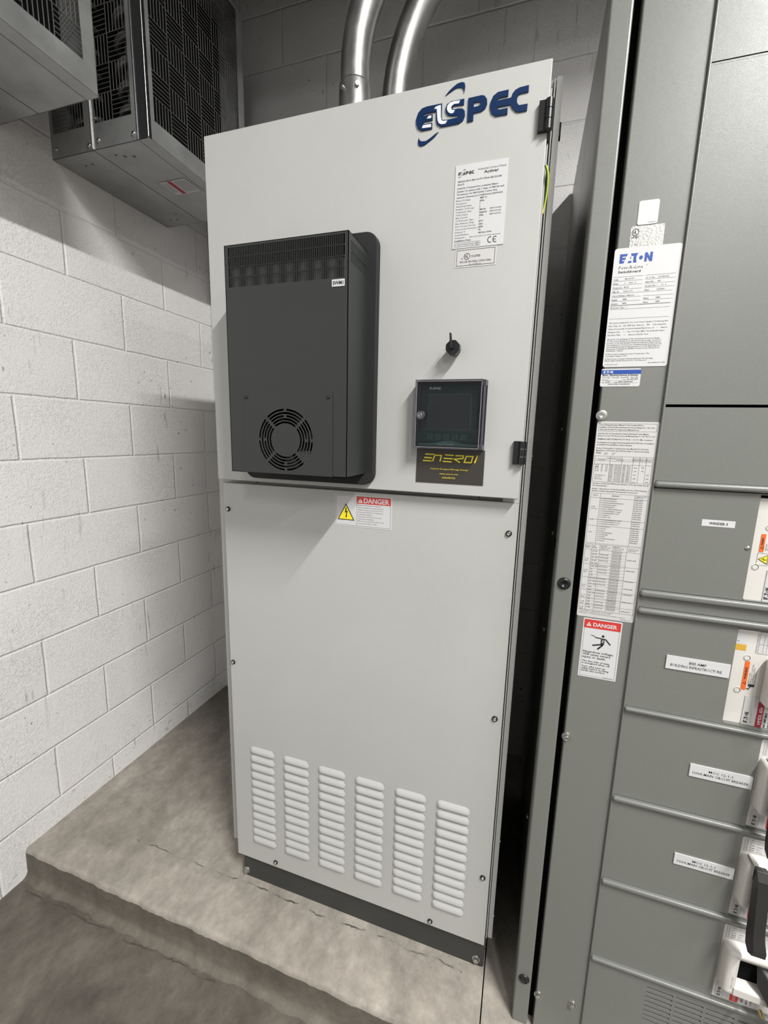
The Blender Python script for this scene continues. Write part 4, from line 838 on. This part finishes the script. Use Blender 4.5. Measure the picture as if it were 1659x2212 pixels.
# engraved circuit plates
def plate(x0, x1, z0, z1, lines, name='name_plate', th=.0022, lab=None):
    m = MB(); y = YS - .003; m.box(x0, x1, y - th, y, z0, z1, WHITE)
    for s, u, v, hh, wd, b in lines: m.text(s, x0 + u * (x1 - x0), z0 + v * (z1 - z0), hh, INK, front(y - th - .0002), wd, 'c', b or .004)
    return m.build(name, sb, bevel=.0003, label=lab)
plate(1.0625, 1.1652, .9950, 1.0215, [('800 AMP', .50, .55, .0056, .028, 0), ('BUILDING INFRASTRUCTURE', .48, .24, .0056, .083, 0)], lab='white engraved plate BUILDING INFRASTRUCTURE')
plate(1.1288, 1.2304, .7790, .8055, [('MCC 12-1-1', .50, .56, .0052, .039, 0), ('1200A MAIN CIRCUIT BREAKER', .50, .25, .0054, .091, 0)], lab='white engraved plate MCC 12-1-1')
plate(1.1275, 1.2296, .5742, .5992, [('MCC 13-1-1', .50, .56, .0052, .039, 0), ('1200A MAIN CIRCUIT BREAKER', .50, .25, .0054, .091, 0)], lab='white engraved plate MCC 13-1-1')
m = plate(1.0858, 1.1362, 1.2763, 1.2882, [('WINDER 3', .50, .30, .0046, .028, .02)], 'tape_label', .0004, 'white label tape reading WINDER 3')
# upright text place: rotated 90 degrees, u runs up, v runs left
def rot(y): return lambda u, v, w_: (-v, y - w_, u)
# ---- upper two breakers: flat white fronts
def flat_breaker(bx, z0, z1, orange_z, tall):
    yb = YS + .004; m = MB(); zt = z1 - .0055 if not tall else z1 - .004
    m.box(bx + .0004, bx + .27, yb, yb + .02, z0 + .0004, zt, WPL)
    for (x, z) in ((bx + .0235, z0 + (.132 if tall else .0635)), (bx + .0170, z0 + (.0665 if tall else .1220))) if tall else ((bx + .0130, z0 + .0615), (bx + .0235, z0 + .1335)):
        m.lathe((x, yb - .0001, z), (0, -1, 0), [(.0052, .0004), (.0045, .0004), (.0044, -.004), (.0001, -.004)], VOID, 20)
        m.lathe((x, yb - .0001, z), (0, -1, 0), [(.0062, 0), (.0058, .0006), (.0050, .0004)], WPL, 20)
    m.box(bx + .0310, bx + .20, yb - .0012, yb, z0 + .0005, z0 + .058, PAPER)
    b = m.build('circuit_breaker', sb, label='white moulded breaker front with warning strip')
    s = MB(); F = front(yb - .0006); G = rot(yb - .0008)
    zo0, zo1, xo0, xo1 = orange_z
    rect(s, xo0, xo1, zo0, zo1, ORNG, F); s.text('WARNING', zo0 + (zo1 - zo0) * .58, -(xo1 - .0022), (xo1 - xo0) * .46, INK, G, (zo1 - zo0) * .42, 'c', .03)
    zc = zo0 + (zo1 - zo0) * .24; xc = (xo0 + xo1) / 2; s.curve2d([(xc - .0025, zc), (xc + .0025, zc - .0035), (xc + .0025, zc + .0035)], [[(xc - .0012, zc), (xc + .0019, zc - .0022), (xc + .0019, zc + .0022)]], 0, INK, front(yb - .0008))
    for i, (t_, wd) in enumerate((('Hazardous voltage.', .5), ('Will cause death or severe injury.', .9), ('Turn off and lock out power', .75), ('before servicing.', .5))): s.text(t_, zo0 + (zo1 - zo0) * (.25 if tall else .1), -(xo1 + .0035 + .0030 * i), .0018, INK, G, (zo1 - zo0) * wd * .75, 'l', .01)
    if tall:
        strokes(s, [(xo1 + .001, zo0 + .004), (xo1 + .004, zo0 + .002), (xo1 + .006, zo0 + .006), (xo1 + .008, zo0 + .010)], .0014, INK, F); rect(s, xo1 + .003, xo1 + .0125, zo0 + .008, zo0 + .013, INK, F)
    else:
        a, c = xo0, zo0; s.curve2d([(a - .001, c - .002), (a - .001, c - .024), (a + .016, c - .024), (a + .016, c - .002)], [[(a - .0006, c - .0024), (a - .0006, c - .0236), (a + .0156, c - .0236), (a + .0156, c - .0024)]], 0, INK, F)
        s.curve2d([(a + .0005, c - .013), (a + .0145, c - .0045), (a + .0145, c - .0215)], [], 0, INK, F); s.curve2d([(a + .0020, c - .013), (a + .0137, c - .0060), (a + .0137, c - .0200)], [], 0, YEL, front(yb - .0008))
        strokes(s, [(a + .005, c - .013), (a + .009, c - .0115), (a + .009, c - .0145), (a + .0135, c - .013)], .0011, INK, front(yb - .001))
    s.build('warning_label', b, label='orange and white warning strip')
    s = MB(); xe = bx + (.0352 if tall else .0335)
    kk = .0215 / 3.8
    place = lambda u, v, w_: (xe + .0052 - v, yb - .0014 - w_, z0 + .0045 + u)
    eaton(s, 0, 0, .0215, INK, place); s.text('Cutler-Hammer Series C', .001, -.0045, .0013, INKG, place, .022); s.text('Type', .001, -.0068, .0013, INKG, place)
    s.build('maker_label', b)
    return b, yb
b1, yb = flat_breaker(1.1660, 1.1470, 1.3372, (1.2366, 1.2688, 1.1798, 1.1864), False)
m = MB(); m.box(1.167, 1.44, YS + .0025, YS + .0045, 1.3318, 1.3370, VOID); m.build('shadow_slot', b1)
b2, yb = flat_breaker(1.1680, .9045, 1.0940, (.9735, 1.0303, 1.1898, 1.1970), True)
m = MB(); m.box(1.1684, 1.1872, yb - .0004, yb - .0001, 1.0497, 1.0612, GOLD); m.build('tape', b2, label='gold tape patch')
m = MB(); m.box(1.1684, 1.1872, yb - .0003, yb - .0001, 1.0625, 1.0840, WHITE); m.text('A2', 1.172, 1.066, .0022, INK, front(yb - .0005)); m.build('tag', b2)
m = MB(); F = front(yb - .0004); rect(m, 1.2020, 1.2900, 1.0478, 1.0895, PAPER, F); F2 = front(yb - .0006); frame(m, 1.2050, 1.2900, 1.0478, 1.0895, .0003, INK, F2); rect(m, 1.2050, 1.29, 1.0655, 1.0659, INK, F2)
for i in range(3): m.text('600 VAC 50/60 Hz', 1.050, -(1.2035 + i * .006) if i == 0 else -(1.208 + i * .005), .0014, INKG, rot(yb - .0006), .034)
for dx in (0, .0050): strokes(m, [(1.2180 + .0022 + .0030 * math.cos(math.radians(a)) + 0, 1.077 + dx * 1.4 + .0026 * math.sin(math.radians(a))) for a in range(200, 345, 12)], .0010, INK, F2)
m.build('rating_label', b2)
m = MB(); rect(m, 1.2205, 1.2303, .9048, .9552, CRIM, front(yb - .0016)); m.text('HMDL 65k', .9100, -1.2282, .0052, WHITE, rot(yb - .0018), .036, bold=.02)
m.text('800 AMP MAX', .9058, -1.2362, .0036, INK, rot(yb - .0016), .030, bold=.03); m.text('600 VAC • 500 VDC', .9058, -1.2425, .0036, INK, rot(yb - .0016), .040, bold=.03); m.text('3 POLE', .9440, -1.2370, .0036, INK, rot(yb - .0016), .016, bold=.03)
m.build('type_label', b2, label='dark red strip lettered HMDL 65k')
m = MB(); m.rbox(1.2192, 1.40, yb - .026, yb - .0002, .9555, 1.0440, .006, WPL, 3); m.box(1.2335, 1.39, yb - .0265, yb - .010, .972, 1.026, VOID); m.build('handle_collar', b2, label='raised moulded handle collar')
m = MB(); m.rbox(1.2390, 1.262, yb - .060, yb - .012, .985, 1.018, .003, BPL, 2); m.build('handle', b2)

# ---- lower three large-frame breakers with lever handles
def lever_breaker(bx, z0, z1, on, lab):
    yb = YS - .0010; m = MB(); m.box(bx + .0004, bx + .262, yb, yb + .022, z0 + .0004, z1 - .0008, WPL); b = m.build('circuit_breaker', sb, bevel=.0006, label=lab)
    zt = z1 - .003; s = MB(); F = front(yb - .0005); F2 = front(yb - .0007)
    zc1 = z1 - .0370; zc0 = z0 + .0440          # collar top / foot
    rect(s, bx + .0060, bx + .110, zc1 + .004, zt, PAPER, F); frame(s, bx + .0150, bx + .043, zc1 + .004, zt - .009, .0003, INK, F2); rect(s, bx + .0150, bx + .110, zt - .0075, zt - .0071, INK, F2)
    s.text('IEC 947-2 EN60947-2', zc1 + .006, -(bx + .0105), .0017, INKG, rot(yb - .0007), .026); s.text('MCS DIGITRIP RMS', bx + .016, zt - .005, .0026, INK, F2, .030)
    for dz in (0, .0048): strokes(s, [(bx + .0192 + .0024 * math.cos(math.radians(a)), zc1 + .0155 - dz + .0024 * math.sin(math.radians(a))) for a in range(195, 350, 15)], .0008, INK, F2)
    s.text('UL', bx + .0175, zc1 + .0185, .0030, INKG, F2); s.text('5 amps', bx + .0255, zc1 + .0178, .0022, INK, F2); s.text('5 ms ~', bx + .0255, zc1 + .0118, .0022, INK, F2); s.text('60 50 Hz', bx + .0250, zc1 + .0065, .0019, INKG, F2)
    s.build('rating_label', b)
    s = MB(); rect(s, bx + .0060, bx + .0780, z0 + .003, zc0 - .006, PAPER, F)
    place = lambda u, v, w_: (bx + .0150 - v, yb - .0007 - w_, z0 + .0055 + u)
    eaton(s, 0, 0, .0205, INK, place); s.text('Electrical', .001, -.0048, .0013, INKG, place, .018)
    rect(s, bx + .0315, bx + .0455, z0 + .003, zc0 - .006, RED, F2); s.text('HIGH 65k', z0 + .0062, -(bx + .0410), .0052, PAPER, rot(yb - .0009), .024, bold=.01)
    for i, t_ in enumerate(('1200 AMP', '600 VAC', '3 POLE')): s.text(t_, z0 + .0062, -(bx + .0540 + .0075 * i), .0034, INK, rot(yb - .0007), .020, bold=.02)
    s.build('maker_label', b, label='white label with red strip')
    # collar: sloped ring
    c = MB(); xa, xb = bx + .0030, bx + .0950; yo = yb - .024
    out = rrect(xa, xb, zc0, zc1, .008, 6); ins = rrect(xa + .0075, xb - .006, zc0 + .006, zc1 - .005, .006, 6); hol = rrect(xa + .0210, xb - .008, zc0 + .020, zc1 - .0140, .002, 6); n = len(out)
    vs = [(p[0], yb, p[1]) for p in out] + [(p[0] * .8 + q_[0] * .2, yo + .003, p[1] * .8 + q_[1] * .2) for p, q_ in zip(out, ins)] + [(p[0], yo, p[1]) for p in ins] + [(p[0], yo + .001, p[1]) for p in hol] + [(p[0] + .001, yb + .006, p[1]) for p in hol]
    c.add(vs, [(k_ * n + i, k_ * n + (i + 1) % n, (k_ + 1) * n + (i + 1) % n, (k_ + 1) * n + i) for k_ in range(4) for i in range(n)], WPL, True)
    c.prism(hol, yb - .0002, yb + .0008, VOID)
    c.prism([(xa + .019, zc0 + .006), (xb - .010, zc0 + .0045), (xb - .010, zc0 + .018), (xa + .05, zc0 + .0195), (xa + .019, zc0 + .0215)], yo - .0015, yo + .002, WPL)
    c.text('PUSH TO TRIP', zc0 + .018, -(xa + .0175), .0036, WHITE, rot(yo - .0006), .030, bold=.02)
    c.build('handle_collar', b, label='raised moulded handle collar')
    h_ = MB()
    if on == 'down':       # lever hanging over the front of the breaker
        prof = [(zc1 - .002, yb - .024), (zc1 + .001, yb - .036), (zc1 - .014, yb - .045), (zc1 - .030, yb - .046), (zc1 - .120, yb - .056), (zc1 - .146, yb - .062), (zc1 - .160, yb - .060), (zc1 - .168, yb - .048), (zc1 - .160, yb - .036), (zc1 - .140, yb - .034), (zc1 - .030, yb - .028), (zc1 - .018, yb - .012), (zc1 - .006, yb - .012)]
        prof = [(y, z) for z, y in prof]; xl = bx + .0125; n = len(prof)
        wl_ = [.0, 0, 0, .001, .003, .004, .004, .004, .004, .003, .001, 0, 0]; wr_ = [.021, .021, .021, .020, .0185, .0215, .0225, .0225, .0225, .0185, .020, .021, .021]
        vs = [(xl + wl_[i], y, z) for i, (y, z) in enumerate(prof)] + [(xl + wl_[i] + wr_[i], y, z) for i, (y, z) in enumerate(prof)]
        h_.add(vs, [tuple(range(n)), tuple(range(2 * n - 1, n - 1, -1))] + [(i, i + n, (i + 1) % n + n, (i + 1) % n) for i in range(n)], BPL)
        h_.box(xl - .0018, xl, yb - .030, yb - .004, zc1 - .022, zc1 + .004, ZINC)
    else:                  # lever pointing out and to the right
        a = Vector((bx + .074, yb - .010, (zc0 + zc1) / 2 + .006)); bvec = Vector((bx + .118, yb - .075, (zc0 + zc1) / 2 - .050)); d = (bvec - a)
        s1 = Vector((0, .35, 1)).normalized() * .024; s2 = Vector((.014, 0, 0))
        vs = []
        for t_, k_ in ((0, .9), (.35, 1.05), (.75, 1.2), (1.0, 1.0), (1.08, .6)):
            c_ = a + d * t_; vs += [c_ + s1 * k_ - s2, c_ + s1 * k_ + s2, c_ - s1 * k_ + s2, c_ - s1 * k_ - s2]
        fs = [(i * 4 + j, i * 4 + (j + 1) % 4, (i + 1) * 4 + (j + 1) % 4, (i + 1) * 4 + j) for i in range(4) for j in range(4)] + [(3, 2, 1, 0), (16, 17, 18, 19)]
        h_.add(vs, fs, BPL); h_.cyl((bx + .060, yb - .040, zc0 + .010), (bx + .060, yb - .050, zc0 + .010), .0040, BRASS, 14)
    h_.build('lever_handle', b, bevel=.0022, seg=2, label='thick black lever')
lever_breaker(1.2335, .6985, .8860, 'down', 'white breaker with black lever, beside the MCC 12-1-1 plate')
lever_breaker(1.2335, .4915, .6760, 'down', 'white breaker with long black lever, beside the MCC 13-1-1 plate')
lever_breaker(1.2325, .2835, .4685, 'out', 'white breaker with open black slot above the vent cover')
